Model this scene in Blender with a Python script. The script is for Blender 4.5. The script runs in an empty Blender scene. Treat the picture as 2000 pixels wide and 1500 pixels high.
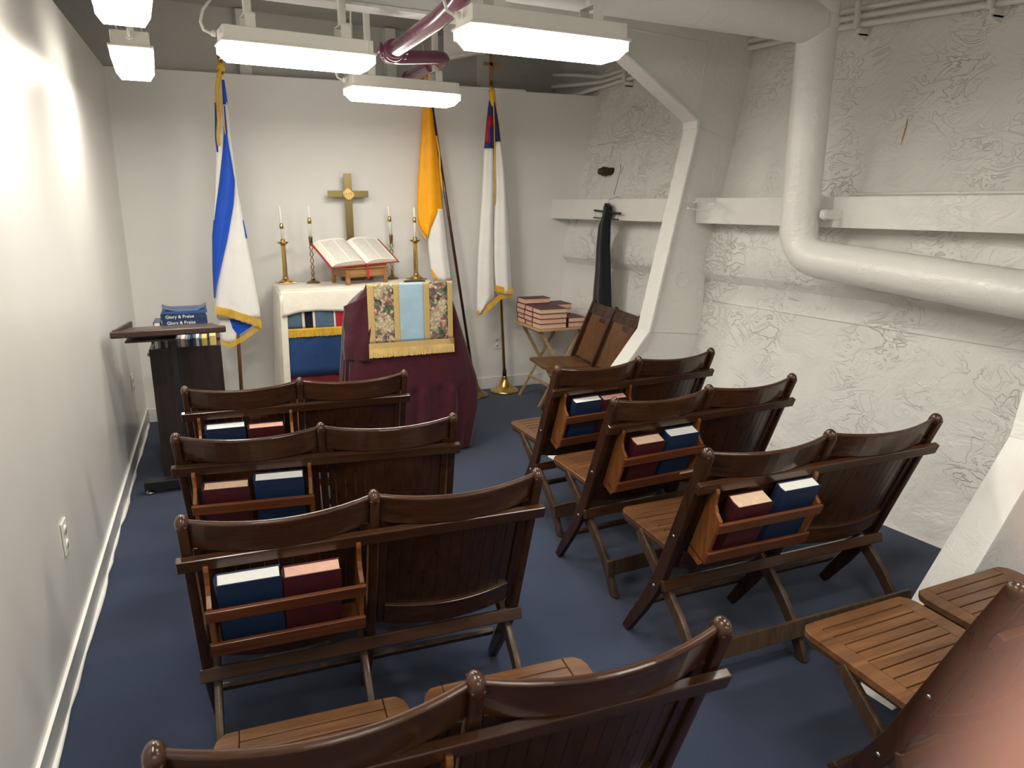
import bpy, bmesh, math, random
from mathutils import Vector, Matrix, Euler
random.seed(7)
C = bpy.context.scene.collection
PI = math.pi
sin, cos = math.sin, math.cos
def R(d): return math.radians(d)

# ---------------------------------------------------------------- camera model (for measuring the room)
F_PX, PITCH, YAW, EYE = 1412.0, R(14.0), R(22.1), 1.55
_F = Vector((sin(YAW)*cos(PITCH), cos(YAW)*cos(PITCH), -sin(PITCH)))
_R = Vector((cos(YAW), -sin(YAW), 0)); _U = _R.cross(_F)
CAM = Vector((0, 0, EYE))
def ray(u, v): return _F + _R*((u-1000)/F_PX) - _U*((v-750)/F_PX)
def on(u, v, ax, val):
    d = ray(u, v); t = (val-CAM[ax])/d[ax]; return CAM + d*t

# ---------------------------------------------------------------- materials
def new_mat(name):
    m = bpy.data.materials.new(name); m.use_nodes = True
    nt = m.node_tree; b = nt.nodes['Principled BSDF']; return m, nt, b
def N(nt, t, **kw):
    n = nt.nodes.new(t)
    for k, v in kw.items(): setattr(n, k, v)
    return n
def coords(nt, scale=(1,1,1), kind='Object'):
    tc = N(nt, 'ShaderNodeTexCoord'); mp = N(nt, 'ShaderNodeMapping'); mp.inputs['Scale'].default_value = scale
    nt.links.new(tc.outputs[kind], mp.inputs[0]); return mp.outputs[0]
def noise(nt, vec, scale, detail=4, rough=.6, dist=0):
    n = N(nt, 'ShaderNodeTexNoise'); nt.links.new(vec, n.inputs['Vector'])
    n.inputs['Scale'].default_value = scale; n.inputs['Detail'].default_value = detail
    n.inputs['Roughness'].default_value = rough; n.inputs['Distortion'].default_value = dist
    return n.outputs['Fac']
def ramp(nt, fac, stops):
    r = N(nt, 'ShaderNodeValToRGB'); nt.links.new(fac, r.inputs[0]); e = r.color_ramp.elements
    while len(e) < len(stops): e.new(.5)
    for el, (p, c) in zip(e, stops): el.position = p; el.color = (*c, 1) if len(c) == 3 else c
    return r.outputs[0]
def bump(nt, b, h, strength, dist=.01, prev=None):
    n = N(nt, 'ShaderNodeBump'); n.inputs['Strength'].default_value = strength; n.inputs['Distance'].default_value = dist
    nt.links.new(h, n.inputs['Height'])
    if prev: nt.links.new(prev, n.inputs['Normal'])
    if b: nt.links.new(n.outputs[0], b.inputs['Normal'])
    return n.outputs[0]
def mth(nt, op, a, c=None):
    n = N(nt, 'ShaderNodeMath', operation=op)
    if hasattr(a, 'links'): nt.links.new(a, n.inputs[0])
    else: n.inputs[0].default_value = a
    if c is not None:
        if hasattr(c, 'links'): nt.links.new(c, n.inputs[1])
        else: n.inputs[1].default_value = c
    return n.outputs[0]
def plain(name, col, rough=.5, metal=0, var=.06, nscale=8, bmp=0, bscale=60, bdist=.002, spec=.5, coat=0):
    m, nt, b = new_mat(name); v = coords(nt)
    f = noise(nt, v, nscale)
    lo = tuple(c*(1-var) for c in col); hi = tuple(min(1, c*(1+var)) for c in col)
    nt.links.new(ramp(nt, f, [(.3, lo), (.7, hi)]), b.inputs['Base Color'])
    b.inputs['Roughness'].default_value = rough; b.inputs['Metallic'].default_value = metal
    b.inputs['Specular IOR Level'].default_value = spec; b.inputs['Coat Weight'].default_value = coat
    if bmp: bump(nt, b, noise(nt, v, bscale), bmp, bdist)
    return m
def wood(name, lo, hi, rough=.36, axis=0, scale=1.0, vari=.35, coat=.1):
    m, nt, b = new_mat(name)
    s = [28, 28, 28]; s[axis] = 1.6
    tc = N(nt, 'ShaderNodeTexCoord'); oi = N(nt, 'ShaderNodeObjectInfo')
    add = N(nt, 'ShaderNodeVectorMath', operation='ADD'); sc = N(nt, 'ShaderNodeVectorMath', operation='SCALE')
    cmb = N(nt, 'ShaderNodeCombineXYZ')
    for i in range(3): nt.links.new(oi.outputs['Random'], cmb.inputs[i])
    sc.inputs['Scale'].default_value = 9.0; nt.links.new(cmb.outputs[0], sc.inputs[0])
    nt.links.new(tc.outputs['Object'], add.inputs[0]); nt.links.new(sc.outputs[0], add.inputs[1])
    mp = N(nt, 'ShaderNodeMapping'); mp.inputs['Scale'].default_value = [x*scale for x in s]
    nt.links.new(add.outputs[0], mp.inputs[0])
    f = noise(nt, mp.outputs[0], 1.5, 6, .65, .6)
    mp2 = N(nt, 'ShaderNodeMapping'); mp2.inputs['Scale'].default_value = (3, 3, 3); nt.links.new(add.outputs[0], mp2.inputs[0])
    f2 = noise(nt, mp2.outputs[0], 1.3, 3)
    mix = mth(nt, 'ADD', mth(nt, 'MULTIPLY', f, .75), mth(nt, 'MULTIPLY', f2, .25))
    col = ramp(nt, mix, [(.33, lo), (.52, tuple((a+c)/2 for a, c in zip(lo, hi))), (.68, hi)])
    hsv = N(nt, 'ShaderNodeHueSaturation'); nt.links.new(col, hsv.inputs['Color'])
    val = mth(nt, 'ADD', mth(nt, 'MULTIPLY', oi.outputs['Random'], vari), 1-vari/2)
    nt.links.new(val, hsv.inputs['Value']); nt.links.new(hsv.outputs[0], b.inputs['Base Color'])
    nt.links.new(mth(nt, 'ADD', mth(nt, 'MULTIPLY', f, .2), rough-.1), b.inputs['Roughness'])
    b.inputs['Coat Weight'].default_value = coat; b.inputs['Coat Roughness'].default_value = .14
    bump(nt, b, f, .12, .002); b.inputs['Specular IOR Level'].default_value = .35
    return m
def fabric(name, col, rough=.9, var=.12, weave=420, sheen=.3, bmp=.25):
    m, nt, b = new_mat(name); v = coords(nt)
    f = noise(nt, v, 9, 5)
    nt.links.new(ramp(nt, f, [(.3, tuple(c*(1-var) for c in col)), (.7, tuple(min(1, c*(1+var)) for c in col))]), b.inputs['Base Color'])
    b.inputs['Roughness'].default_value = rough; b.inputs['Sheen Weight'].default_value = sheen
    b.inputs['Specular IOR Level'].default_value = .25
    n1 = bump(nt, None, noise(nt, v, weave, 2), bmp, .001)
    bump(nt, b, noise(nt, v, 7, 3, .5, .8), .35, .02, n1)
    return m

M = {}
# frames and rails of the benches
M['wood'] = wood('dark_varnished_wood', (.028, .0105, .005), (.074, .030, .013), .24, 0, coat=.3)
M['woodz'] = wood('dark_varnished_wood_upright', (.026, .010, .005), (.062, .025, .0115), .30, 2, coat=.05)
M['wooddull'] = wood('worn_dark_wood', (.036, .019, .010), (.105, .060, .034), .5, 2, vari=.2)
M['seat'] = wood('seat_wood', (.060, .025, .010), (.20, .090, .034), .33, 0, coat=.2)
M['seatz'] = wood('plywood_back', (.085, .036, .014), (.17, .078, .030), .33, 2, coat=.1)
M['rack'] = wood('cherry_rack_wood', (.075, .022, .008), (.19, .060, .020), .38, 0, coat=.15)
M['racks'] = wood('orange_rack_wood', (.12, .040, .010), (.29, .105, .028), .38, 2, coat=.15)
M['pale_wood'] = wood('pale_pine_wood', (.36, .22, .10), (.62, .42, .21), .5, 0, vari=.1)
M['stand_wood'] = wood('honey_oak_wood', (.22, .105, .035), (.45, .24, .095), .4, 0, vari=.1)
M['darkcab'] = wood('near_black_brown_laminate', (.022, .014, .012), (.045, .030, .025), .42, 2, vari=.1)
M['lecternwood'] = wood('dark_lectern_wood', (.035, .018, .014), (.075, .04, .03), .35, 0, vari=.1)
M['pole_wood'] = wood('flag_pole_wood', (.25, .12, .045), (.42, .23, .10), .45, 2, vari=.1)
M['brass'] = plain('polished_brass', (.62, .44, .16), .22, 1, .12, 14)
M['oldbrass'] = plain('tarnished_brass', (.36, .26, .11), .33, 1, .3, 30)
M['gold'] = plain('satin_gold_metal', (.70, .49, .17), .3, 1, .08, 5)
M['crossbrass'] = plain('brushed_brass', (.20, .16, .07), .34, 1, .08, 5)
M['steel'] = plain('bare_steel', (.55, .54, .5), .3, 1, .1)
M['black'] = plain('black_metal', (.012, .012, .013), .45, 0)
M['fblack'] = fabric('black_cloth', (.008, .009, .012), .95)
M['bronze'] = plain('old_bronze', (.10, .07, .045), .45, .8, .4, 60, .6, 90, .003)
M['candle'] = plain('white_wax', (.86, .85, .8), .4)
M['paper'] = plain('paper_pages', (.80, .74, .62), .8, 0, .05, 60)
M['paperpink'] = plain('aged_pink_page_edges', (.80, .47, .36), .8, 0, .08, 60)
M['papertan'] = plain('aged_tan_page_edges', (.76, .55, .38), .8, 0, .08, 60)
M['paperwhite'] = plain('white_page_edges', (.84, .84, .80), .8, 0, .04, 60)
M['bookblue'] = plain('navy_book_cloth', (.008, .026, .078), .55, 0, .1, 20, .3, 300, .0006)
M['bookred'] = plain('maroon_book_cloth', (.066, .010, .016), .5, 0, .1, 20, .3, 300, .0006)
M['bookbright'] = plain('blue_glossy_cover', (.03, .08, .22), .3, 0, .25, 9)
M['covred'] = plain('red_leather_cover', (.33, .02, .03), .4, 0, .1)
M['ribbon'] = plain('red_ribbon', (.62, .01, .03), .4, 0, .1)
M['plastic'] = plain('white_outlet_plastic', (.80, .78, .72), .35)
M['darkslot'] = plain('dark_slot', (.02, .02, .02), .6)
M['cream'] = fabric('cream_linen', (.80, .75, .64), .85, .05, 500)
M['burg'] = fabric('burgundy_velvet', (.050, .003, .010), .75, .25, 500, .25)
M['burgdeep'] = fabric('deep_red_cloth', (.16, .012, .02), .8, .1)
M['navycloth'] = fabric('navy_satin', (.018, .055, .17), .55, .1)
M['slatecloth'] = fabric('slate_blue_cloth', (.075, .13, .19), .7, .1)
M['redcloth'] = fabric('red_cloth', (.40, .012, .03), .7, .1)
M['palecloth'] = fabric('pale_band_cloth', (.72, .65, .55), .7, .05)
M['paleblue'] = fabric('pale_blue_satin', (.34, .50, .60), .5, .08, 300)
M['fringe'] = fabric('gold_fringe', (.72, .50, .18), .6, .2, 300)
M['fringeyellow'] = fabric('yellow_gold_fringe', (.78, .47, .04), .55, .2, 300)
M['flagwhite'] = fabric('white_flag_nylon', (.84, .82, .79), .55, .03, 600, .1, .1)
M['flagblue'] = fabric('blue_flag_nylon', (.012, .085, .55), .5, .08, 600, .1, .1)
M['flagorange'] = fabric('yellow_orange_flag_nylon', (.95, .40, .005), .5, .05, 600, .1, .1)
M['flagnavy'] = fabric('navy_flag_nylon', (.02, .035, .16), .5, .08, 600, .1, .1)
M['flagred'] = fabric('red_flag_nylon', (.38, .012, .05), .5, .08, 600, .1, .1)
M['purple'] = plain('plum_pipe_paint', (.165, .045, .085), .22, 0, .12, 14, .15, 30, .003, .5, .3)
M['skin'] = plain('skin', (.44, .21, .16), .5, 0, .06, 90, .2, 900, .0004)
M['skin'].node_tree.nodes['Principled BSDF'].inputs['Subsurface Weight'].default_value = .2
M['skin'].node_tree.nodes['Principled BSDF'].inputs['Subsurface Scale'].default_value = .004
M['nail'] = plain('finger_nail', (.78, .5, .42), .25)
M['fixture'] = plain('white_fixture_enamel', (.72, .70, .64), .4, 0, .03)
M['rust'] = plain('rust_stain', (.42, .30, .10), .8, 0, .4, 90)
M['scuff'] = plain('grey_paint_crack', (.30, .29, .26), .7, 0, .5, 200)

def emis(name, col, st):
    m, nt, b = new_mat(name)
    b.inputs['Base Color'].default_value = (.9, .9, .88, 1); b.inputs['Roughness'].default_value = .4
    b.inputs['Emission Color'].default_value = (*col, 1); b.inputs['Emission Strength'].default_value = st
    return m
LAMP = 46.0
M['glow'] = emis('lit_diffuser', (1.0, .95, .855), LAMP)
M['glowside'] = emis('lit_diffuser_side', (1.0, .95, .855), LAMP*.30)
M['glowend'] = emis('dim_diffuser_end', (1.0, .92, .82), LAMP*.06)

def paint_wall(name, col, rough, lumps, fine, streak=False, lumpscale=5, fscale=22):
    m, nt, b = new_mat(name); v = coords(nt)
    f = noise(nt, v, 1.7, 4)
    nt.links.new(ramp(nt, f, [(.3, tuple(c*.95 for c in col)), (.7, col)]), b.inputs['Base Color'])
    b.inputs['Roughness'].default_value = rough
    if streak:
        v2 = coords(nt, (1, 2.4, .5)); h = noise(nt, v2, 1.5, 0, .4, 0)
        n1 = bump(nt, None, h, lumps, .03)
        bump(nt, b, noise(nt, v, 220, 2), fine, .0008, n1)
    else:
        h1 = noise(nt, v, lumpscale, 5, .55, 1.2)
        # wrinkled, flaked and overpainted layers
        v3 = coords(nt, (1, 1, 1.6)); w = noise(nt, v3, fscale*.26, 3.5, .58, .8)
        rid = ramp(nt, w, [(.0, (.2,)*3), (.40, (.25,)*3), (.425, (.75,)*3), (.44, (.3,)*3), (.515, (.3,)*3), (.53, (1, 1, 1)), (.55, (.4,)*3), (.65, (.4,)*3)])
        mask = ramp(nt, noise(nt, v, 2.4, 3), [(.44, (.06,)*3), (.66, (1, 1, 1))])
        mm = N(nt, 'ShaderNodeMix', data_type='RGBA', blend_type='MULTIPLY'); mm.inputs['Factor'].default_value = 1
        nt.links.new(rid, mm.inputs[6]); nt.links.new(mask, mm.inputs[7])
        n1 = bump(nt, None, h1, lumps, .03)
        bump(nt, b, mm.outputs[2], fine, .009, n1)
    return m
M['hull'] = paint_wall('glossy_hull_paint', (.82, .805, .765), .30, .45, 1.0)
M['rib'] = paint_wall('glossy_frame_paint', (.82, .805, .765), .28, .25, .4, False, 9, 30)
M['pipe'] = paint_wall('painted_pipe_lagging', (.80, .785, .745), .28, .3, .25, False, 7, 14)
M['ceil'] = paint_wall('ceiling_paint', (.60, .585, .55), .5, .3, .3)
M['wleft'] = paint_wall('semigloss_panel_paint', (.74, .72, .68), .27, .07, .05, True)
M['wback'] = plain('satin_partition_paint', (.78, .765, .73), .5, 0, .02, 2, .2, 160, .001)
M['base'] = plain('grey_cove_base', (.52, .52, .50), .3, 0, .05)
M['caulk'] = plain('white_caulk', (.88, .87, .83), .35, 0, .02, 5, .5, 14, .01)
def carpet():
    m, nt, b = new_mat('navy_carpet'); v = coords(nt)
    big = noise(nt, v, 1.6, 4); fn = noise(nt, v, 340, 3, .7)
    c1 = ramp(nt, fn, [(.3, (.009, .016, .040)), (.7, (.030, .049, .108))])
    c2 = ramp(nt, big, [(.35, (.82,)*3), (.65, (1.15,)*3)])
    mm = N(nt, 'ShaderNodeMix', data_type='RGBA', blend_type='MULTIPLY'); mm.inputs['Factor'].default_value = 1
    nt.links.new(c1, mm.inputs[6]); nt.links.new(c2, mm.inputs[7]); nt.links.new(mm.outputs[2], b.inputs['Base Color'])
    b.inputs['Roughness'].default_value = .95; b.inputs['Specular IOR Level'].default_value = .15
    b.inputs['Sheen Weight'].default_value = .2
    n1 = bump(nt, None, big, .3, .01); bump(nt, b, fn, .7, .004, n1)
    return m
M['carpet'] = carpet()
def floral():
    m, nt, b = new_mat('floral_tapestry'); v = coords(nt, (1, 1, 1))
    n0 = N(nt, 'ShaderNodeTexNoise'); nt.links.new(v, n0.inputs['Vector']); n0.inputs['Scale'].default_value = 26
    mx = N(nt, 'ShaderNodeMix', data_type='RGBA', blend_type='LINEAR_LIGHT'); mx.inputs['Factor'].default_value = .02
    nt.links.new(v, mx.inputs[6]); nt.links.new(n0.outputs['Color'], mx.inputs[7])
    vo = N(nt, 'ShaderNodeTexVoronoi'); vo.inputs['Scale'].default_value = 60; nt.links.new(mx.outputs[2], vo.inputs['Vector'])
    sep = N(nt, 'ShaderNodeSeparateColor'); nt.links.new(vo.outputs['Color'], sep.inputs[0])
    col = ramp(nt, sep.outputs[0], [(.0, (.09, .13, .08)), (.24, (.17, .2, .12)), (.4, (.62, .5, .3)), (.55, (.30, .12, .11)), (.7, (.52, .30, .25)), (.84, (.68, .52, .36)), (.95, (.06, .06, .06))])
    col.node.color_ramp.interpolation = 'CONSTANT'
    clump = ramp(nt, noise(nt, v, 11, 3), [(.42, (0, 0, 0)), (.5, (1, 1, 1))])
    m2 = N(nt, 'ShaderNodeMix', data_type='RGBA'); nt.links.new(clump, m2.inputs['Factor'])
    m2.inputs[6].default_value = (.60, .50, .32, 1); nt.links.new(col, m2.inputs[7])
    edge = ramp(nt, vo.outputs['Distance'], [(.0, (1.25,)*3), (.7, (.6,)*3)])
    m3 = N(nt, 'ShaderNodeMix', data_type='RGBA', blend_type='MULTIPLY'); m3.inputs['Factor'].default_value = 1
    nt.links.new(m2.outputs[2], m3.inputs[6]); nt.links.new(edge, m3.inputs[7])
    nt.links.new(m3.outputs[2], b.inputs['Base Color']); b.inputs['Roughness'].default_value = .9
    bump(nt, b, noise(nt, v, 500, 2), .3, .001)
    return m
M['floral'] = floral()
def braid():
    m, nt, b = new_mat('gold_braid'); v = coords(nt)
    w = N(nt, 'ShaderNodeTexWave'); w.wave_type = 'BANDS'; w.bands_direction = 'DIAGONAL'
    w.inputs['Scale'].default_value = 55; w.inputs['Distortion'].default_value = .6; nt.links.new(v, w.inputs['Vector'])
    nt.links.new(ramp(nt, w.outputs['Fac'], [(.35, (.34, .20, .05)), (.6, (.80, .60, .27))]), b.inputs['Base Color'])
    b.inputs['Roughness'].default_value = .55; bump(nt, b, w.outputs['Fac'], .5, .003)
    return m
M['braid'] = braid()
def printed_page():
    m, nt, b = new_mat('printed_page'); v = coords(nt)
    sx = N(nt, 'ShaderNodeSeparateXYZ'); nt.links.new(v, sx.inputs[0])
    X, Y = sx.outputs[0], sx.outputs[1]
    ax = mth(nt, 'ABSOLUTE', X)
    # two columns of fine print on each page
    c1 = mth(nt, 'MULTIPLY', mth(nt, 'GREATER_THAN', ax, .028), mth(nt, 'LESS_THAN', ax, .122))
    c2 = mth(nt, 'MULTIPLY', mth(nt, 'GREATER_THAN', ax, .134), mth(nt, 'LESS_THAN', ax, .228))
    rows = mth(nt, 'MULTIPLY', mth(nt, 'GREATER_THAN', Y, -.135), mth(nt, 'LESS_THAN', Y, .125))
    ln = mth(nt, 'GREATER_THAN', mth(nt, 'SINE', mth(nt, 'MULTIPLY', Y, 1250)), -.2)
    wd = mth(nt, 'GREATER_THAN', noise(nt, coords(nt, (1, .2, 1)), 420, 1), .42)
    ink = mth(nt, 'MULTIPLY', mth(nt, 'MULTIPLY', mth(nt, 'ADD', c1, c2), rows), mth(nt, 'MULTIPLY', ln, wd))
    mix = N(nt, 'ShaderNodeMix', data_type='RGBA'); nt.links.new(mth(nt, 'MULTIPLY', ink, .62), mix.inputs['Factor'])
    mix.inputs[6].default_value = (.86, .83, .75, 1); mix.inputs[7].default_value = (.18, .17, .15, 1)
    nt.links.new(mix.outputs[2], b.inputs['Base Color']); b.inputs['Roughness'].default_value = .7
    return m
M['page'] = printed_page()

# ---------------------------------------------------------------- mesh builder
class MB:
    def __init__(s): s.bm = bmesh.new(); s.mats = []; s.mi = 0
    def use(s, mat):
        if mat not in s.mats: s.mats.append(mat)
        s.mi = s.mats.index(mat); return s
    def face(s, vs, smooth=False):
        try: f = s.bm.faces.new(vs)
        except ValueError: return None
        f.material_index = s.mi; f.smooth = smooth; return f
    def verts(s, pts): return [s.bm.verts.new(p) for p in pts]
    def box(s, c, d, rot=None):
        x, y, z = d[0]/2, d[1]/2, d[2]/2; c = Vector(c)
        P = [Vector((a, b, e)) for e in (-z, z) for b in (-y, y) for a in (-x, x)]
        if rot is not None: P = [rot @ p for p in P]
        v = s.verts([c+p for p in P])
        for f in ((0,2,3,1),(4,5,7,6),(0,1,5,4),(2,6,7,3),(0,4,6,2),(1,3,7,5)): s.face([v[i] for i in f])
        return s
    def bx(s, x0, x1, y0, y1, z0, z1): return s.box(((x0+x1)/2,(y0+y1)/2,(z0+z1)/2),(x1-x0,y1-y0,z1-z0))
    def hexa(s, P):       # 8 points, bottom four then top four in ring order
        v = s.verts(P)
        for f in ((3,2,1,0),(4,5,6,7),(0,1,5,4),(1,2,6,5),(2,3,7,6),(3,0,4,7)): s.face([v[i] for i in f])
        return s
    def prism(s, poly, off):
        off = Vector(off); a = s.verts(poly); b = s.verts([Vector(p)+off for p in poly]); n = len(a)
        s.face(a[::-1]); s.face(b)
        for i in range(n): s.face([a[i], a[(i+1) % n], b[(i+1) % n], b[i]])
        return s
    def ring(s, a, b, smooth=True):
        n = len(a)
        for i in range(n): s.face([a[i], a[(i+1) % n], b[(i+1) % n], b[i]], smooth)
    def tube(s, path, r, n=14, caps=True, closed=False):
        path = [Vector(p) for p in path]; rs = r if isinstance(r, (list, tuple)) else [r]*len(path)
        prev = None; rings = []
        L = len(path)
        for i, p in enumerate(path):
            if closed: t = (path[(i+1) % L]-path[i-1]).normalized()
            else: t = (path[min(i+1, L-1)]-path[max(i-1, 0)]).normalized()
            if prev is None:
                up = Vector((0,0,1)) if abs(t.z) < .9 else Vector((1,0,0)); a = t.cross(up).normalized()
            else:
                a = prev - t*prev.dot(t); a = a.normalized() if a.length > 1e-6 else t.orthogonal().normalized()
            b = t.cross(a); prev = a
            rings.append(s.verts([p + (a*cos(2*PI*k/n)+b*sin(2*PI*k/n))*rs[i] for k in range(n)]))
        for i in range(L-1): s.ring(rings[i], rings[i+1])
        if closed: s.ring(rings[-1], rings[0])
        elif caps: s.face(rings[0][::-1]); s.face(rings[-1])
        return s
    def lathe(s, prof, o=(0,0,0), n=24, ax=None):
        o = Vector(o); q = ax or Matrix.Identity(3); rings = []
        for r, z in prof: rings.append(s.verts([o + q @ Vector((max(r,1e-4)*cos(2*PI*k/n), max(r,1e-4)*sin(2*PI*k/n), z)) for k in range(n)]))
        for a, b in zip(rings, rings[1:]): s.ring(a, b)
        s.face(rings[0][::-1]); s.face(rings[-1]); return s
    def ell(s, c, d, n=14, m=9):
        c = Vector(c); rings = []
        for j in range(1, m):
            t = PI*j/m; rings.append(s.verts([c+Vector((d[0]*sin(t)*cos(2*PI*k/n), d[1]*sin(t)*sin(2*PI*k/n), -d[2]*cos(t))) for k in range(n)]))
        for a, b in zip(rings, rings[1:]): s.ring(a, b)
        lo = s.bm.verts.new(c-Vector((0,0,d[2]))); hi = s.bm.verts.new(c+Vector((0,0,d[2])))
        for k in range(n):
            s.face([lo, rings[0][(k+1) % n], rings[0][k]], True); s.face([hi, rings[-1][k], rings[-1][(k+1) % n]], True)
        return s
    def grid(s, fn, nu, nv, smooth=True, both=None):
        g = [[s.bm.verts.new(fn(i/nu, j/nv)) for i in range(nu+1)] for j in range(nv+1)]
        for j in range(nv):
            for i in range(nu): s.face([g[j][i], g[j][i+1], g[j+1][i+1], g[j+1][i]], smooth)
        return s
    def build(s, name, parent=None, mat=None, bevel=0, solid=0, sub=0, recalc=True, seg=2):
        if recalc: bmesh.ops.recalc_face_normals(s.bm, faces=s.bm.faces)
        me = bpy.data.meshes.new(name); s.bm.to_mesh(me); s.bm.free()
        for m in (s.mats or [mat]): me.materials.append(M[m] if isinstance(m, str) else m)
        o = bpy.data.objects.new(name, me); C.objects.link(o)
        if parent: o.parent = parent
        if solid:
            q = o.modifiers.new('thickness', 'SOLIDIFY'); q.thickness = solid; q.offset = 0
        if bevel:
            q = o.modifiers.new('bevel', 'BEVEL'); q.width = bevel; q.segments = seg; q.limit_method = 'ANGLE'; q.angle_limit = R(40)
            q.harden_normals = False
        if sub:
            q = o.modifiers.new('sub', 'SUBSURF'); q.levels = sub; q.render_levels = sub
        return o
def one(mat): return MB().use(mat)
def tag(o, label=None, cat=None, group=None, kind=None):
    if label: o['label'] = label
    if cat: o['category'] = cat
    if group: o['group'] = group
    if kind: o['kind'] = kind
    return o
def thing(name, label, cat, loc=(0,0,0), rz=0, group=None):
    o = bpy.data.objects.new(name, None); C.objects.link(o); o.empty_display_size = .1
    o.location = loc; o.rotation_euler = (0, 0, rz); return tag(o, label, cat, group)
def struct(o): o['kind'] = 'structure'; return o
def copy_tree(o, parent=None):
    c = o.copy(); C.objects.link(c); c.parent = parent
    for ch in list(KIDS.get(o.name, [])) or [x for x in o.children]: copy_tree(ch, c)
    return c
KIDS = {}
def interp(rows, v):
    if v <= rows[0][0]: return rows[0][1:]
    for a, b in zip(rows, rows[1:]):
        if v <= b[0]:
            t = (v-a[0])/(b[0]-a[0]); return [x+(y-x)*t for x, y in zip(a[1:], b[1:])]
    return rows[-1][1:]
def text_mesh(s, size, extr=.0006):
    cu = bpy.data.curves.new('lettering', 'FONT'); cu.body = s; cu.size = size; cu.extrude = extr
    cu.align_x = 'CENTER'; cu.align_y = 'CENTER'
    o = bpy.data.objects.new('lettering', cu); C.objects.link(o)
    dg = bpy.context.evaluated_depsgraph_get(); dg.update()
    me = bpy.data.meshes.new_from_object(o.evaluated_get(dg)); bpy.data.objects.remove(o); bpy.data.curves.remove(cu)
    return me
def text_obj(name, s, size, mat, parent, loc, rot=(PI/2,0,0), extr=.0006):
    me = text_mesh(s, size, extr); me.materials.clear(); me.materials.append(M[mat])
    o = bpy.data.objects.new(name, me); C.objects.link(o); o.parent = parent; o.location = loc; o.rotation_euler = rot
    return o

# ---------------------------------------------------------------- the room
YB = 5.69                                   # face of the back partition
HP = [(0,2.58),(.03,2.60),(.25,2.67),(.45,2.72),(.8,2.79),(1.055,2.825),(1.11,2.780),(1.24,2.80),(1.4,2.85),(1.67,2.92),(1.96,2.99),(2.42,3.09),(2.95,3.20)]
SK = -.115
def hull_x(y, z):
    x = interp([(a, b) for a, b in HP], z)[0]; return x + SK*(y-YB)
def b_floor():
    b = one('carpet'); b.bx(-1.7, 4.3, -2.6, 7.0, -.05, 0); return struct(b.build('floor'))
b_floor()
b = one('ceil'); b.bx(-1.7, 4.4, -2.6, 7.2, 2.9, 2.95); struct(b.build('ceiling'))
b = one('hull')
zs = []
for (z0, _), (z1, _) in zip(HP, HP[1:]):
    k = max(1, int((z1-z0)/.12)); zs += [z0+(z1-z0)*i/k for i in range(k)]
zs.append(HP[-1][0])
ys = [-2.6 + i*(9.4/60) for i in range(61)]
rng = random.Random(3)
g = [[b.bm.verts.new((hull_x(y, z)+rng.uniform(-.002, .002)*(0 < z < 2.9), y, z)) for y in ys] for z in zs]
g2 = [[b.bm.verts.new((hull_x(y, z)+.03, y, z)) for y in ys] for z in zs]
for G, fl in ((g, 0), (g2, 1)):
    for i in range(len(zs)-1):
        for j in range(len(ys)-1):
            q = [G[i][j], G[i][j+1], G[i+1][j+1], G[i+1][j]]; b.face(q, not (1.05 < (zs[i]+zs[i+1])/2 < 1.112))
struct(b.build('wall_right', recalc=False))
# back partition: panel ends on the hull
poly = [(-.56, YB, 0)] + [(hull_x(YB, z)+.02, YB, z) for z in (0, .03, .45, .8, 1.4, 1.67, 1.96, 2.42)] + [(-.56, YB, 2.42)]
b = one('wback'); b.prism(poly, (0, .07, 0)); struct(b.build('wall_back'))
b = one('wleft'); b.bx(-.64, -.56, -2.6, YB+.07, 0, 2.42); struct(b.build('wall_left'))
b = one('wback'); b.bx(-1.7, 4.3, -2.7, -2.6, 0, 2.95); struct(b.build('wall_front'))
b = one('ceil'); b.bx(-1.75, -1.7, -2.6, 7, 0, 2.95); struct(b.build('wall_outer'))
# bulkhead behind and above the partition, square to the ship
a8 = R(9); e8 = Vector((cos(a8), sin(a8), 0)); t8 = Vector((-sin(a8), cos(a8), 0)); B0 = Vector((.37, 6.0, 0))
P = [B0+e8*s for s in (-2.3, 4.0)]
b = one('ceil'); b.prism([P[0], P[1], P[1]+Vector((0,0,2.95)), P[0]+Vector((0,0,2.95))], t8*.04); struct(b.build('wall_bulkhead'))
tn = [0]
def trim(bm_, **kw):
    tn[0] += 1; return struct(bm_.build('trim_%d' % tn[0], **kw))
for (u, v) in ((474, 110), (672, 60), (758, 130), (939, 140)):
    d = ray(u, v); t = ((B0-CAM).dot(t8))/d.dot(t8); p = CAM+d*t
    b = one('rib'); q = Matrix.Rotation(a8, 3, 'Z')
    c = Vector((p.x, p.y, 2.3)) - t8*.04
    b.box((c.x, c.y, 2.4), (.085, .075, .98), q); trim(b, bevel=.003)
b = one('rib'); c = B0+e8*.8-t8*.05; b.box((c.x, c.y, 2.30), (4.0, .10, .05), Matrix.Rotation(a8, 3, 'Z')); trim(b)
# thin capping on the partition
b = one('wback'); p0 = on(728, 163, 1, YB-.006).x; p1 = on(1026, 178, 1, YB-.006).x
b.bx(p0, p1, YB-.012, YB+.075, 2.42, 2.432); trim(b)
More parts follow.
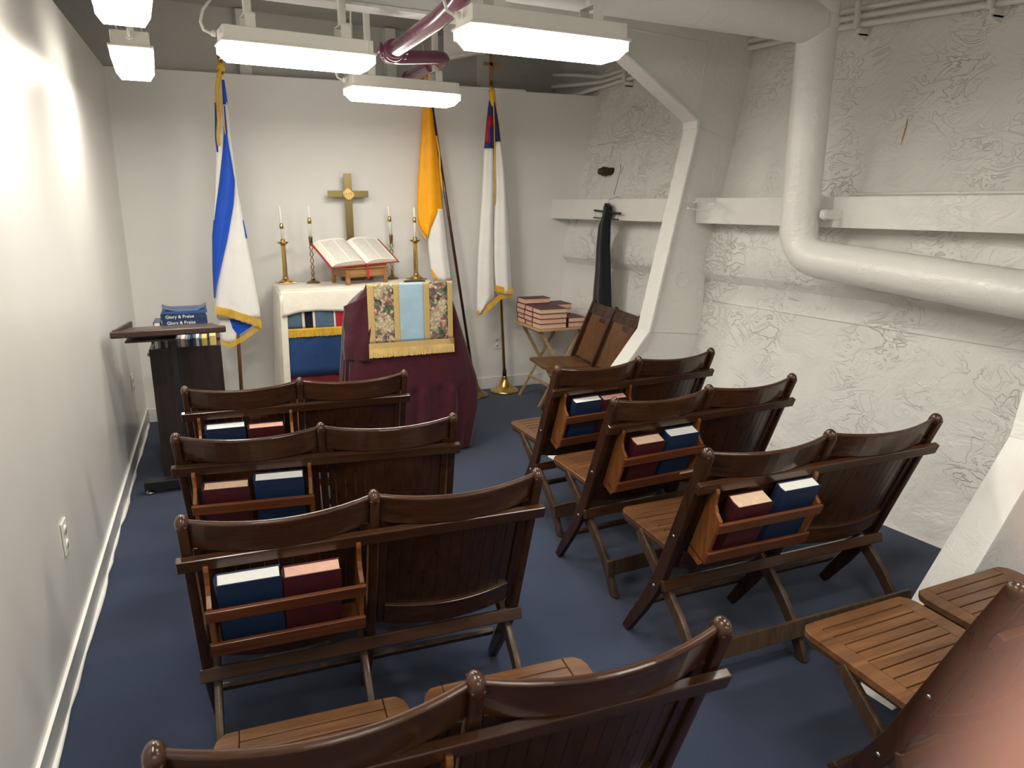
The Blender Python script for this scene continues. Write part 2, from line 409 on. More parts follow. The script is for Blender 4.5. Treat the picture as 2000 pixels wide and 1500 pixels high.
# baseboards
b = one('base'); b.use('base'); b.bx(-.56, -.552, -2.6, YB, 0, .105)
b.use('caulk'); b.bx(-.561, -.5495, -2.6, YB, .105, .1075)
struct(b.build('baseboard_left', bevel=.0015))
b = one('caulk'); n = 80; rr = random.Random(5)
pts = [(-.551+rr.uniform(-.003, .004)+.004*sin(i*.6), -2.58+i*(8.2/n), .008) for i in range(n+1)]
b.tube(pts, [.0095+.0025*sin(i*1.3) for i in range(n+1)], 8); trim(b)
b = one('wback'); b.use('wback'); b.bx(-.551, hull_x(YB, 0)+.0, YB-.009, YB, 0, .095)
b.use('caulk'); b.bx(-.551, hull_x(YB, .1)+.0, YB-.010, YB, .095, .099)
struct(b.build('baseboard_back', bevel=.0015))

# frames of the hull (ribs) with deck beams
RA = R(6.6)
def rib(yf, beam=True):
    e = Vector((cos(RA), sin(RA), 0)); t = Vector((-sin(RA), cos(RA), 0)); O = Vector((1.86, yf, 0))
    def W(x, z, dt=0): return O + e*((x-1.86)/cos(RA)) + t*dt + Vector((0, 0, z))
    path = [(1.86, 0), (2.52, .76), (2.83, 2.04), (2.12, 2.455), (-1.66, 2.455)]
    hz = [2.9, 2.42, 1.96, 1.67, 1.4, 1.2, .8, .45, .2, 0]
    web = list(path) + [(-1.66, 2.9)]
    for z in hz:
        yy = yf+.12; web.append((hull_x(yy, z)+.01, z))
    b = one('rib'); b.use('rib')
    b.prism([W(x, z, -.006) for x, z in web], t*.012)
    # flange following the inner edge, mitred at its knees
    hw, th = .062, .014
    P_ = [Vector((x, 0, z)) for x, z in path]
    nor = []
    for i in range(len(P_)):
        ds = []
        if i > 0: ds.append((P_[i]-P_[i-1]).normalized())
        if i < len(P_)-1: ds.append((P_[i+1]-P_[i]).normalized())
        ns = [Vector((-d.z, 0, d.x)) for d in ds]
        nn = sum(ns, Vector()).normalized(); nor.append(nn/max(.4, nn.dot(ns[0])))
    for i in range(len(P_)-1):
        A, B_ = P_[i], P_[i+1]; na, nb = nor[i]*th, nor[i+1]*th
        if i == 0: na = Vector((-th/ sin(math.atan2(.76, .66)), 0, 0))
        b.hexa([W(A.x, A.z, -hw), W(A.x, A.z, hw), W(B_.x, B_.z, hw), W(B_.x, B_.z, -hw),
                W(A.x+na.x, A.z+na.z, -hw), W(A.x+na.x, A.z+na.z, hw), W(B_.x+nb.x, B_.z+nb.z, hw), W(B_.x+nb.x, B_.z+nb.z, -hw)])
    # seams welded across the web
    for (x0, z0, x1, z1) in ((2.53, .755, hull_x(yf, .72), .70), (2.83, 2.02, hull_x(yf, 1.95), 1.93), (2.84, 2.02, 2.90, 2.52), (2.2, 2.52, 2.90, 2.50)):
        b.tube([W(x0, z0, -.008), W(x1, z1, -.008)], .006, 6)
    # heavy weld pad at the upper knee
    b.hexa([W(2.815, 2.0, -hw-.003), W(2.815, 2.0, hw+.003), W(2.82, 2.05, hw+.003), W(2.82, 2.05, -hw-.003),
            W(2.797, 2.0, -hw-.003), W(2.797, 2.0, hw+.003), W(2.80, 2.047, hw+.003), W(2.80, 2.047, -hw-.003)])
    # round blanking plate on the web
    b.lathe([(.052, 0), (.052, .006), (.046, .006), (.044, .002), (.001, .002)], W(2.80, 1.07, -.006), 28, Matrix((e, Vector((0,0,1)), -t)).transposed())
    return trim(b, bevel=.0015)
rib(3.86); rib(1.43); rib(-1.0)
# a deep beam standing off the second frame with a diagonal bracket
b = one('rib'); A = on(985, 96, 1, 5.2); B_ = on(868, 118, 1, 5.2)
b.hexa([A+Vector(q) for q in ((0,-.05,0),(0,.05,0),(0,.05,.012),(0,-.05,.012))][:4] + [B_+Vector(q) for q in ((0,-.05,0),(0,.05,0),(0,.05,.012),(0,-.05,.012))])
b.prism([A, B_, Vector((B_.x, B_.y, 2.9)), Vector((A.x+.15, A.y, 2.9))], (0, .01, 0)); trim(b)

# longitudinal stringer: T bar standing off the hull
def stringer(y0, y1, cham0=0, cham1=0):
    off = .205; zt, zb = 1.585, 1.43
    def X(y, o, z): return Vector((hull_x(y, 1.5)-o, y, z))
    b = one('rib')
    b.hexa([X(y0-cham0, off, zb), X(y1, off, zb), X(y1, off-.012, zb), X(y0-cham0, off-.012, zb),
            X(y0, off, zt), X(y1, off, zt), X(y1, off-.012, zt), X(y0, off-.012, zt)])
    yh0 = y0
    b.hexa([X(yh0, off-.012, 1.505), X(y1, off-.012, 1.505), X(y1, -.02, 1.505), X(yh0, -.02, 1.505),
            X(yh0, off-.012, 1.517), X(y1, off-.012, 1.517), X(y1, -.02, 1.517), X(yh0, -.02, 1.517)])
    return trim(b, bevel=.002)
stringer(4.02, YB); stringer(1.50, 3.95, 0); stringer(-.93, 1.46)
b = one('rib'); b.tube([(hull_x(y, 1.59)-.20, y, 1.597) for y in (1.6, 2.2, 2.85)], .009, 6); trim(b)
# butt straps and laps on the hull plating
b = one('hull')
b.tube([(hull_x(y, .93)-.001, y, .93) for y in [1.5+i*.2 for i in range(13)]], .005, 6); trim(b)
b = one('hull'); b.tube([(hull_x(5.33, z)-.001, 5.33, z) for z in (1.3, 1.6, 1.8, 2.0)], .006, 6); trim(b)
b = one('hull'); b.tube([(hull_x(y, 2.02)-.001, y, 2.02) for y in (4.9, 5.1, 5.3, 5.55)], .005, 6); trim(b)
# triangular gusset below the stringer end, tucked under the partition corner
b = one('rib'); x0 = hull_x(5.6, 1.4); b.prism([(x0, 5.58, 1.44), (x0-.08, 5.58, 1.44), (x0, 5.58, 1.33)], (0, .012, 0)); trim(b)
# ---------------------------------------------------------------- folding benches (two joined seats)
WB = .455; LA = math.atan(.40); CL, SL = cos(LA), sin(LA)
def yl(z): return (.83-z)*.40                    # back plane, y forward
def post_path():
    return [(0, .825), (.048, .71), (.10, .58), (.152, .45), (.198, .335), (.245, .245), (.305, .15), (.362, .07), (.405, 0)]
def blade(b, path, w, th, x):
    """flat curved board in the y-z plane, path of (y, z), width per point"""
    P = [Vector((0, y, z)) for y, z in path]; L = len(P); l_, r_ = [], []
    ws = w if isinstance(w, (list, tuple)) else [w]*L
    for i, p in enumerate(P):
        t = (P[min(i+1, L-1)]-P[max(i-1, 0)]).normalized(); n = Vector((0, -t.z, t.y))
        l_.append(p+n*ws[i]/2); r_.append(p-n*ws[i]/2)
    for s in (0,):
        a = [b.bm.verts.new(q+Vector((x-th/2, 0, 0))) for q in l_]; c = [b.bm.verts.new(q+Vector((x-th/2, 0, 0))) for q in r_]
        a2 = [b.bm.verts.new(q+Vector((x+th/2, 0, 0))) for q in l_]; c2 = [b.bm.verts.new(q+Vector((x+th/2, 0, 0))) for q in r_]
        for i in range(L-1):
            b.face([a[i], a[i+1], c[i+1], c[i]]); b.face([a2[i], c2[i], c2[i+1], a2[i+1]])
            b.face([a[i], a2[i], a2[i+1], a[i+1]], True); b.face([c[i], c[i+1], c2[i+1], c2[i]], True)
        b.face([a[0], c[0], c2[0], a2[0]]); b.face([a[-1], a2[-1], c2[-1], c[-1]])
    return b
def flatten_floor(b):
    for v in b.bm.verts:
        if v.co.z < 0.004: v.co.z = 0.0
def BP(x, h, d):                                   # back frame: h down the back, d behind it
    return Vector((x, SL*h - CL*d, .83 - CL*h - SL*d))
def bow(t): return .038*(1-(2*t-1)**2)
def make_rack(root, bookgap=True):
    x0, x1 = -WB+.035, -.04
    rk = one('rack')
    for h0, h1 in ((.200, .238), (.325, .370)):      # two slats across the front
        P = [BP(x, h, d) for h in (h1, h0) for x, d in ((x0-.004, .122), (x1+.004, .122), (x1+.004, .111), (x0-.004, .111))]
        rk.hexa(P)
    P = [BP(x, h, d) for h in (.380, .370) for x, d in ((x0, .115), (x1, .115), (x1, .03), (x0, .03))]
    rk.hexa(P)
    r = rk.build('hymnal_rack', root, bevel=.002)
    for x in (x0, x1-.012):
        prof = [(.115, .030), (.115, .052), (.125, .058), (.145, .060), (.165, .066), (.183, .082), (.196, .111), (.375, .111), (.405, .095), (.405, .030)]
        s = one('racks'); s.prism([BP(x, h, d) for h, d in prof], (.012, 0, 0)); s.build('side_board', r, bevel=.0015)
        s = one('oldbrass'); nrm = Vector((0, -CL, -SL)); 
    return r
def make_bench(rack=True, plywood=False):
    root = thing('folding_bench', 'x', 'bench')
    for i, x in enumerate((-WB, 0, WB)):
        p = one('woodz')
        blade(p, post_path(), [.040, .044, .046, .048, .052, .052, .046, .042, .040], .024, x); flatten_floor(p)
        p.use('wood'); p.ell((x, .003, .820), (.0165, .023, .023)); 
        o = p.build('post', root, bevel=.003)
    for x, dx in ((-WB+.024, 1), (0-.024, 1), (WB-.024, 1)):
        p = one('wooddull')
        blade(p, [(.385, .405), (.335, .36), (.262, .30), (.19, .245), (.118, .185), (.062, .125), (.02, .06), (-.008, 0)], [.036, .04, .044, .046, .044, .042, .042, .044], .02, x)
        flatten_floor(p); p.build('leg', root, bevel=.0025)
    for k in range(2):
        xa, xb = (-WB+.0125, -.0125) if k == 0 else (.0125, WB-.0125)
        # curved top rail
        r = one('wood')
        def pt(t, h, d): return BP(xa+(xb-xa)*t, h, bow(t)+d)
        n = 12; V = [[r.bm.verts.new(pt(i/n, h, d)) for h, d in ((.005, .008), (.0, 0), (.005, -.008), (.092, -.009), (.092, .009))] for i in range(n+1)]
        for i in range(n): r.ring(V[i], V[i+1], False)
        r.face(V[0]); r.face(V[-1][::-1])
        r.build('top_rail', root, bevel=.003)
        # slatted (or plain) back panel
        s = one('woodz'); m = 1 if plywood and k == 1 else 11
        ta, tb = .0625, .9375
        if m == 1:
            g_ = [[(ta+(tb-ta)*i/8) for i in range(9)]]
            rows = [[s.bm.verts.new(pt(t, h, d-.004)) for h, d in ((.09, .004), (.09, -.004), (.49, -.004), (.49, .004))] for t in g_[0]]
            for i in range(8): s.ring(rows[i], rows[i+1], False)
            s.face(rows[0]); s.face(rows[-1][::-1])
        else:
            for i in range(m):
                a_, b_ = ta+(tb-ta)*i/m+.0007, ta+(tb-ta)*(i+1)/m-.0007
                P = [pt(t, h, d-.004) for h in (.475, .085) for t, d in ((a_, .004), (b_, .004), (b_, -.004), (a_, -.004))]
                s.hexa(P)
        s.build('back_slats' if m > 1 else 'back_panel', root, bevel=.0012 if m > 1 else 0)
        r = one('woodz' if False else 'wood')
        V = [[r.bm.verts.new(pt(.055+.89*i/n, h, d)) for h, d in ((.425, .011), (.425, -.011), (.505, -.011), (.505, .011))] for i in range(n+1)]
        for i in range(n): r.ring(V[i], V[i+1], False)
        r.face(V[0]); r.face(V[-1][::-1]); r.build('bottom_rail', root, bevel=.002)
        for t in (.036, .964):                        # narrow stile each side of the slats
            r = one('woodz'); xx = xa+(xb-xa)*t
            r.hexa([BP(xx+dx, h, bow(t)+d) for h in (.505, .085) for dx, d in ((-.011, .009), (.011, .009), (.011, -.009), (-.011, -.009))])
            r.build('stile', root, bevel=.0015)
        # seat: two side boards, slats between them, round front corners
        st = one('seat'); z0, z1 = .412, .432
        w0, w1 = (xa+.006, xb-.006)
        def zz(y): return -.010*(1-(y-.17)/.36)
        for sx, sg in ((w0, 1), (w1, -1)):
            prof = [(sx+sg*.0, .165), (sx+sg*.0, .49), (sx+sg*.006, .512), (sx+sg*.024, .530), (sx+sg*.052, .532), (sx+sg*.052, .165)]
            vb = [st.bm.verts.new((x, y, z0+zz(y))) for x, y in prof]; vt = [st.bm.verts.new((x, y, z1+zz(y))) for x, y in prof]
            st.face(vb[::-1]); st.face(vt); st.ring(vb, vt, False)
        ns = 10; ya, yb_ = .165, .532
        for i in range(ns):
            y0 = ya+(yb_-ya)*i/ns+.0017; y1 = ya+(yb_-ya)*(i+1)/ns-(.0017 if i < ns-1 else 0)
            st.hexa([(w0+.0535, y0, z0+zz(y0)+.002), (w1-.0535, y0, z0+zz(y0)+.002), (w1-.0535, y1, z0+zz(y1)+.002), (w0+.0535, y1, z0+zz(y1)+.002),
                     (w0+.0535, y0, z1+zz(y0)), (w1-.0535, y0, z1+zz(y0)), (w1-.0535, y1, z1+zz(y1)), (w0+.0535, y1, z1+zz(y1))])
        st.build('seat', root, bevel=.0022)
        u = one('wooddull')
        for sx in (w0+.018, w1-.018): u.bx(sx-.010, sx+.010, .20, .50, .392, .404)
        u.bx(w0+.03, w1-.03, .205, .225, .388, .402); u.build('seat_bearer', root, bevel=.002)
    # long batten behind the top rails
    b = one('wooddull' if False else 'wood')
    P = [BP(x, h, d) for h in (.132, .094) for x, d in ((-WB-.024, .047), (WB+.024, .047), (WB+.024, .0265), (-WB-.024, .0265))]
    b.hexa(P); b.build('batten', root, bevel=.003)
    # stretchers
    b = one('wood'); q = Matrix.Rotation(R(-18), 3, 'X'); b.box((0, .172, .298), (2*WB+.035, .020, .038), q); b.build('stretcher', root, bevel=.003)
    b = one('wooddull'); b.box((-.0, .368, .118), (2*WB-.02, .016, .036), Matrix.Rotation(R(40), 3, 'X')); b.build('stretcher', root, bevel=.003)
    b = one('wooddull'); b.box((0, .024-.018, .128), (2*WB+.01, .014, .064), Matrix.Rotation(R(-8), 3, 'X')); b.build('stretcher', root, bevel=.003)
    m = one('steel')
    for x in (-WB-.012, WB+.012):
        sg = 1 if x > 0 else -1
        q = Matrix(((0,0,sg),(0,1,0),(1,0,0))).to_3x3()
        m.lathe([(.007, 0), (.0065, .002), (.003, .0035), (.0001, .004)], (x, .228, .272), 12, q)
        m.lathe([(.006, 0), (.0055, .002), (.003, .003), (.0001, .0035)], (x, .13, .50), 12, q)
    m.build('rivets', root)
    if rack: make_rack(root)
    bpy.context.view_layer.update()
    return root
def remember(o):
    KIDS[o.name] = [x for x in bpy.data.objects if x.parent == o]
    for c in KIDS[o.name]: remember(c)

benches = {}
GB = 'folding wooden benches in two groups'
spec = [
 ('L1', .283, 3.072, -2.7, .975, 1, 'dark folding bench on the left nearest the altar, before the burgundy lectern'),
 ('L2', .276, 2.378, -7.2, .985, 1, 'dark folding bench second from the altar on the left'),
 ('L3', .321, 1.727, -1.9, .99, 1, 'dark folding bench third from the altar on the left'),
 ('L4', .317, .930, -2.4, 1.0, 1, 'dark folding bench in the left foreground, cut by the bottom of the photo'),
 ('R1', 1.840, 2.912, 5.2, .995, 1, 'dark folding bench on the right nearest the altar, closest to the corner chair'),
 ('R2', 1.806, 2.322, 3.7, 1.0, 1, 'middle folding bench of the three on the right, with a golden brown seat'),
 ('R3', 1.797, 1.678, .2, 1.06, 1, 'dark folding bench on the right with an orange-sided rack, behind the bottom-corner seats'),
]
proto = make_bench(True); remember(proto)
def put_bench(o, x, y, ang, sx, label, group=GB):
    o.location = (x, y, 0); o.rotation_euler = (0, 0, R(ang)); o.scale = (sx, 1, 1); tag(o, label, 'bench', group); return o
for i, (k, x, y, ang, sx, rk, lab) in enumerate(spec):
    o = proto if i == 0 else copy_tree(proto)
    benches[k] = put_bench(o, x, y, ang, sx, lab)
norack = make_bench(False); remember(norack)
benches['R4'] = put_bench(norack, 1.388+.44, .812, 1.7, .985, 'folding bench in the bottom right corner, its slatted brown seats beside the blurred finger')
corner = make_bench(False, True)
benches['C'] = put_bench(corner, 2.605, 4.445, 84, .88, 'folding double chair standing sideways in the far right corner beside the tray table')
corner['category'] = 'chair'; del corner['group']
for ch in corner.children:
    if ch.name.startswith(('back_panel', 'seat', 'back_slats')):
        ch.data = ch.data.copy() if ch.data.users > 1 else ch.data
        for i, m_ in enumerate(ch.data.materials):
            if ch.name.startswith('back'): ch.data.materials[i] = M['seatz']
for k in ('R1', 'R2', 'R3', 'R4', 'C', 'L4'): pass

# ---------------------------------------------------------------- hymnals
def make_book(w, t, h, cover, pages, label, group=None, name='hymnal', title=None, tcol='gold'):
    """upright book, spine at -x, origin under its middle; covers face -y/+y"""
    root = thing(name, label, 'book', group=group)
    c = one(cover); k = .0028
    c.bx(-w/2, w/2, -t/2, -t/2+k, 0, h); c.bx(-w/2, w/2, t/2-k, t/2, 0, h)
    sp = [(-w/2+.001, -t/2), (-w/2-.004, -t/4), (-w/2-.006, 0), (-w/2-.004, t/4), (-w/2+.001, t/2), (-w/2+.003, t/2-k), (-w/2+.0, 0), (-w/2+.003, -t/2+k)]
    c.prism([(x, y, 0) for x, y in sp], (0, 0, h))
    co = c.build('cover', root, bevel=.0008)
    p = one(pages); p.bx(-w/2+.003, w/2-.004, -t/2+k, t/2-k, .004, h-.004); p.build('page_block', root)
    if title: pass
    remember_later.append(root)
    return root
remember_later = []
def in_rack(bench, xc, w, t, h, cover, pages, label, hb=.3685, d=.072, yaw=0):
    o = make_book(w, t, h, cover, pages, label, 'hymnals standing in the bench racks')
    bpy.context.view_layer.update()
    bm_ = benches[bench].matrix_world.copy()
    # unscaled parent frame, real spot
    loc = bm_ @ BP(xc, hb, d)
    rot = Matrix.Rotation(benches[bench].rotation_euler.z, 4, 'Z') @ Matrix.Rotation(LA+R(yaw), 4, 'X')
    o.matrix_world = Matrix.Translation(loc) @ rot
    return o
BLU = dict(cover='bookblue', pages='paperwhite'); RED = dict(cover='bookred', pages='paperpink')
in_rack('L3', -.318, .150, .040, .226, label='navy blue hymnal in the rack of the third left bench', **BLU)
in_rack('L3', -.166, .140, .040, .216, label='maroon hymnal with rosy page edges in the rack of the third left bench', **RED)
in_rack('L2', -.315, .140, .040, .212, 'bookred', 'papertan', 'worn maroon hymnal with tan page edges in the rack of the second left bench')
in_rack('L2', -.145, .155, .040, .232, label='navy blue hymnal in the rack of the second left bench', **BLU)
in_rack('L1', -.312, .150, .040, .222, label='navy blue hymnal in the rack of the left bench nearest the altar', **BLU)
in_rack('L1', -.150, .140, .036, .206, label='maroon hymnal in the rack of the left bench nearest the altar', **RED)
in_rack('R1', -.300, .148, .040, .226, label='navy blue hymnal in the rack of the right bench nearest the altar', **BLU)
in_rack('R1', -.148, .136, .040, .220, label='maroon hymnal in the rack of the right bench nearest the altar', **RED)
in_rack('R2', -.300, .138, .052, .212, 'bookred', 'papertan', 'thick maroon hymnal with tan page edges in the rack of the middle right bench')
in_rack('R2', -.140, .146, .050, .226, label='thick navy hymnal with white page edges in the rack of the middle right bench', **BLU)
in_rack('R3', -.295, .138, .058, .212, 'bookred', 'papertan', 'thick maroon hymnal in the orange-sided rack of the right bench nearest the viewer')
in_rack('R3', -.125, .150, .042, .238, label='tall navy hymnal in the orange-sided rack of the right bench nearest the viewer', **BLU)
# torn paper label left on the lower slat of the middle right rack
bpy.context.view_layer.update()
rk = [c for c in benches['R2'].children if c.name.startswith('hymnal_rack')][0]
b = one('papertan'); b.hexa([BP(x, h, d) for h in (.336, .324) for x, d in ((-.120, .1228), (-.045, .1228), (-.045, .1224), (-.120, .1224))])
b.build('torn_label', rk)

# ---------------------------------------------------------------- tray table with the pile of maroon books
TX0, TX1, TY0, TY1, TZ = 2.225, 2.635, 4.945, 5.435, .62
t = thing('tray_table', 'small folding pale wood tray table holding a pile of maroon books', 'table', ((TX0+TX1)/2, (TY0+TY1)/2, 0))
hx, hy = (TX1-TX0)/2, (TY1-TY0)/2
b = one('pale_wood'); b.bx(-hx, hx, -hy, hy, TZ-.018, TZ); b.build('tray', t, bevel=.004)
def stick(b, p, q, w=.028, th=.016):
    p, q = Vector(p), Vector(q); d = (q-p); L = d.length; rot = d.to_track_quat('Z', 'Y').to_matrix(); b.box((p+q)/2, (w, th, L), rot)
for (xa, xb, yy) in ((-hx+.03, hx-.02, (-hy+.045, hy-.045)), (hx-.03, -hx+.05, (-hy+.068, hy-.068))):
    for y in yy:
        b = one('pale_wood'); P0, P1 = Vector((xa, y, .012)), Vector((xb, y, TZ-.022))
        d = (P1-P0).normalized(); n_ = Vector((d.z, 0, -d.x))*.013
        b.prism([P0-n_ + Vector((0,-.008,0)), P0+n_+Vector((0,-.008,0)), P1+n_+Vector((0,-.008,0)), P1-n_+Vector((0,-.008,0))], (0, .016, 0))
        for v in b.bm.verts:
            if v.co.z < .03: v.co.z = 0
        b.build('leg', t, bevel=.002)
    b = one('pale_wood'); f = .25; b.bx(xa+(xb-xa)*f-.012, xa+(xb-xa)*f+.012, yy[0]+.008, yy[1]-.008, .012+(TZ-.034)*f-.008, .012+(TZ-.034)*f+.008); b.build('crossbar', t)
    b = one('pale_wood'); b.bx(xb-.012, xb+.012, yy[0]+.01, yy[1]-.01, TZ-.040, TZ-.0185); b.build('crossbar', t)
def flat_book(x, y, z, w, d, h, rz, cover, pages, label, group, name='hymnal', lift=0):
    """closed book lying flat; long side w on x, spine on +y"""
    root = thing(name, label, 'book', (x, y, z), rz, group)
    c = one(cover); k = .0026
    c.bx(-w/2, w/2, -d/2, d/2, 0, k); c.bx(-w/2, w/2, -d/2, d/2, h-k, h); c.bx(-w/2, w/2, d/2-k, d/2+.003, 0, h)
    c.build('cover', root, bevel=.0007)
    p = one(pages); p.bx(-w/2+.004, w/2-.004, -d/2+.004, d/2-k, k, h-k); p.build('page_block', root)
    return root
rr = random.Random(11)
stacks = [('front', 2.355, 5.035, 4, 0), ('middle left', 2.358, 5.190, 4, 0), ('back left', 2.356, 5.345, 5, 0), ('front right', 2.555, 5.065, 2, PI/2), ('back right', 2.555, 5.305, 4, PI/2)]
ordn = {0: 'bottom', 1: 'second from bottom', 2: 'third from bottom', 3: 'fourth from bottom', 4: 'topmost'}
for nm, x, y, n, rz in stacks:
    z = TZ
    for i in range(n):
        h = .0385+rr.uniform(-.002, .002)
        pos = 'top' if i == n-1 else ordn[i]
        w = .228 if rz == 0 else .212
        flat_book(x+rr.uniform(-.006, .008), y+rr.uniform(-.002, .002), z, w, .146, h, rz+rr.uniform(-.012, .012) + (PI if False else 0),
                  'bookred', 'papertan' if (nm == 'front' and i in (0, 3)) or (nm == 'front right' and i == 1) else 'paperpink',
                  'maroon hymnal, %s of the %s stack on the tray table' % (pos, nm), 'maroon hymnals piled on the tray table')
        z += h

# ---------------------------------------------------------------- cupboard with song books, lectern stand
t = thing('bookcase', 'near-black low bookcase against the left wall with song books on top', 'bookcase', (-.20, 4.40, 0))
b = one('darkcab'); W2 = .185
b.bx(-W2, W2, 0, .018, 0, .765); b.build('back_panel', t, bevel=.002)
for x0 in (-W2, W2-.018):
    b = one('darkcab'); b.bx(x0, x0+.018, .018, .52, 0, .765); b.build('side_panel', t, bevel=.002)
b = one('darkcab'); b.bx(-W2+.018, W2-.018, .018, .50, .70, .718); b.build('top_shelf', t)
b = one('darkcab'); b.bx(-W2, W2, .20, .52, .765, .777); b.build('top_board', t, bevel=.002)
b = one('darkcab'); b.bx(-W2+.018, W2-.018, .018, .50, .35, .368); b.build('shelf', t)
b = one('darkcab'); b.bx(-W2+.018, W2-.018, .018, .50, .05, .068); b.build('shelf', t)
b = one('pale_wood'); b.bx(-W2-.012, -W2-.0005, .02, .48, .722, .742); b.build('side_rail', t, bevel=.002)
cols = ['paperwhite', 'scuff', 'bookblue', 'scuff', 'bookred', 'scuff', 'bookbright', 'scuff', 'paper', 'scuff', 'slatecloth', 'bookblue', 'slatecloth', 'paperwhite', 'slatecloth', 'paper']
x = -.20-.155; rr = random.Random(2)
for i, c in enumerate(cols):
    wdt = .012+rr.uniform(0, .008)
    if i == len(cols)-1: c, wdt = 'yellowbook', .028
    if c == 'yellowbook': M.setdefault('yellowbook', plain('yellow_paper', (.85, .68, .22), .6))
    if x+wdt > -.20+.128: break
    o = one(c).bx(0, wdt-.0012, 0, .16, 0, rr.uniform(.085, .093)).build('booklet'); o.location = (x, 4.425, .7192)
    desc = {'scuff': 'grey', 'paperwhite': 'white', 'bookblue': 'navy', 'bookred': 'maroon', 'bookbright': 'blue', 'paper': 'cream', 'slatecloth': 'slate blue', 'yellowbook': 'yellow'}[c]
    tag(o, 'thin %s booklet on the dark bookcase, number %s from the left wall' % (desc, ['one','two','three','four','five','six','seven','eight','nine','ten','eleven','twelve','thirteen','fourteen','fifteen','sixteen'][i]), 'booklet', 'booklets standing on the bookcase')
    x += wdt
o = one('yellowbook' if 'yellowbook' in M else 'paper')
M.setdefault('yellowbook', plain('yellow_paper', (.85, .68, .22), .6))
o = one('yellowbook').bx(0, .034, 0, .15, 0, .098).build('booklet', bevel=.001); o.location = (-.070, 4.425, .7192)
tag(o, 'pale yellow booklet at the aisle end of the row on the dark bookcase', 'booklet', 'booklets standing on the bookcase')
# stack of blue song books
z = .7775; labs = ['bottom', 'second', 'third', 'fourth', 'fifth']
GS = 'blue song books piled on the bookcase'
for i in range(5):
    h = .036 if i < 4 else .016
    rb = flat_book(-.203+(.012, -.006, .004, 0, .006)[i], 4.745, z, .245, .17, h, (0.05, -.03, .02, .0, .04)[i]+PI, 'bookbright' if i in (0, 1, 4) else 'bookblue', 'paper',
        'blue song book, %s from the bottom of the stack on the bookcase' % labs[i] if i < 4 else 'thin blue song book with curled cover on top of the stack on the bookcase', GS, 'song_book')
    if i in (2, 3):
        text_obj('spine_title', 'Glory & Praise', .026, 'paperwhite', rb, (.02, .0885, h/2), (PI/2, 0, PI))
    z += h
# curled cover of the top one
b = one('bookbright')
b.grid(lambda u, v: Vector((-.122+.244*u, -.085+.17*v, .0175+.022*(2*u-1)**4+.006*math.sin(3*u+4*v)*(u > .2))), 14, 6)
b.build('curled_cover', rb, solid=.0012)
o = flat_book(-.3485, 4.75, .7775, .17, .035, .10, PI/2, 'bookbright', 'paper', 'pale blue song book leaning between the bookcase stack and the left wall', GS, 'song_book')

t = thing('lectern_stand', 'wooden-topped lectern stand on a thin black pole in front of the dark bookcase', 'lectern', (-.245, 4.20, 0))
b = one('black'); b.bx(-.013, .013, -.013, .013, .03, .889); b.build('pole', t, bevel=.002)
b = one('black'); b.bx(-.225, .225, -.035, .035, .028, .075); b.build('base_bar', t, bevel=.004)
for x in (-.20, .20):
    b = one('steel'); b.lathe([(.024, 0), (.026, .006), (.022, .014), (.008, .018), (.008, .03)], (x, 0, 0), 18); b.build('foot', t)
b = one('lecternwood')
zt = .925
b.hexa([(-.245, -.17, zt-.012), (.245, -.17, zt-.012), (.20, .20, zt-.045), (-.20, .20, zt-.045), (-.245, -.17, zt+.004), (.245, -.17, zt+.004), (.20, .20, zt-.030), (-.20, .20, zt-.030)])
top = b.build('desk_board', t, bevel=.003)
b = one('lecternwood'); b.bx(-.270, .265, -.20, -.172, zt-.024, zt+.010); b.build('front_ledge', t, bevel=.007, seg=3)
b = one('lecternwood'); b.hexa([(-.262, -.17, zt), (-.246, -.17, zt), (-.204, .20, zt-.03), (-.22, .20, zt-.03), (-.262, -.17, zt+.014), (-.246, -.17, zt+.014), (-.204, .20, zt+.004), (-.22, .20, zt+.004)]); b.build('side_lip', t, bevel=.003)
b = one('lecternwood'); b.bx(-.215, .02, -.14, .12, zt-.060, zt-.050); b.build('under_shelf', t, bevel=.002)
# ---------------------------------------------------------------- altar
def fringe(b, p0, p1, drop, n, w=.8, d=.0035, jit=.08, rng=random.Random(4)):
    p0, p1 = Vector(p0), Vector(p1); e = (p1-p0)/n; t = e.normalized(); dn = Vector((0, 0, -1)); nn = t.cross(dn).normalized()
    for i in range(n):
        a = p0+e*(i+.5*(1-w)); c = p0+e*(i+.5*(1+w)); L = drop*(1+rng.uniform(-jit, jit*.4)); s = t*rng.uniform(-.0015, .0015); o = nn*rng.uniform(-.0012, .0012)
        A = [a, c, c+s+dn*L+o, a+s+dn*L+o]
        b.prism([q-nn*d/2 for q in A], nn*d)
    return b
AX0, AX1, AY0, AY1, AZ = .385, 1.50, 5.085, 5.62, .983
t = thing('altar_table', 'long altar table under a cream cloth against the back wall', 'table', ((AX0+AX1)/2, (AY0+AY1)/2, 0))
hx, hy = (AX1-AX0)/2-.012, (AY1-AY0)/2-.015
b = one('stand_wood'); b.bx(-hx, hx, -hy, hy, AZ-.035, AZ-.004); b.build('tabletop', t, bevel=.003)
for sx in (-1, 1):
    for sy in (-1, 1):
        b = one('stand_wood'); b.bx(sx*(hx-.03)-.025, sx*(hx-.03)+.025, sy*(hy-.05)-.025, sy*(hy-.05)+.025, 0, AZ-.035); b.build('leg', t, bevel=.003)
b = one('cream')
b.grid(lambda u, v: Vector((AX0+(AX1-AX0)*u, AY0+(AY1-AY0)*v, AZ)), 20, 8)
zf = on(600, 610, 1, AY0).z
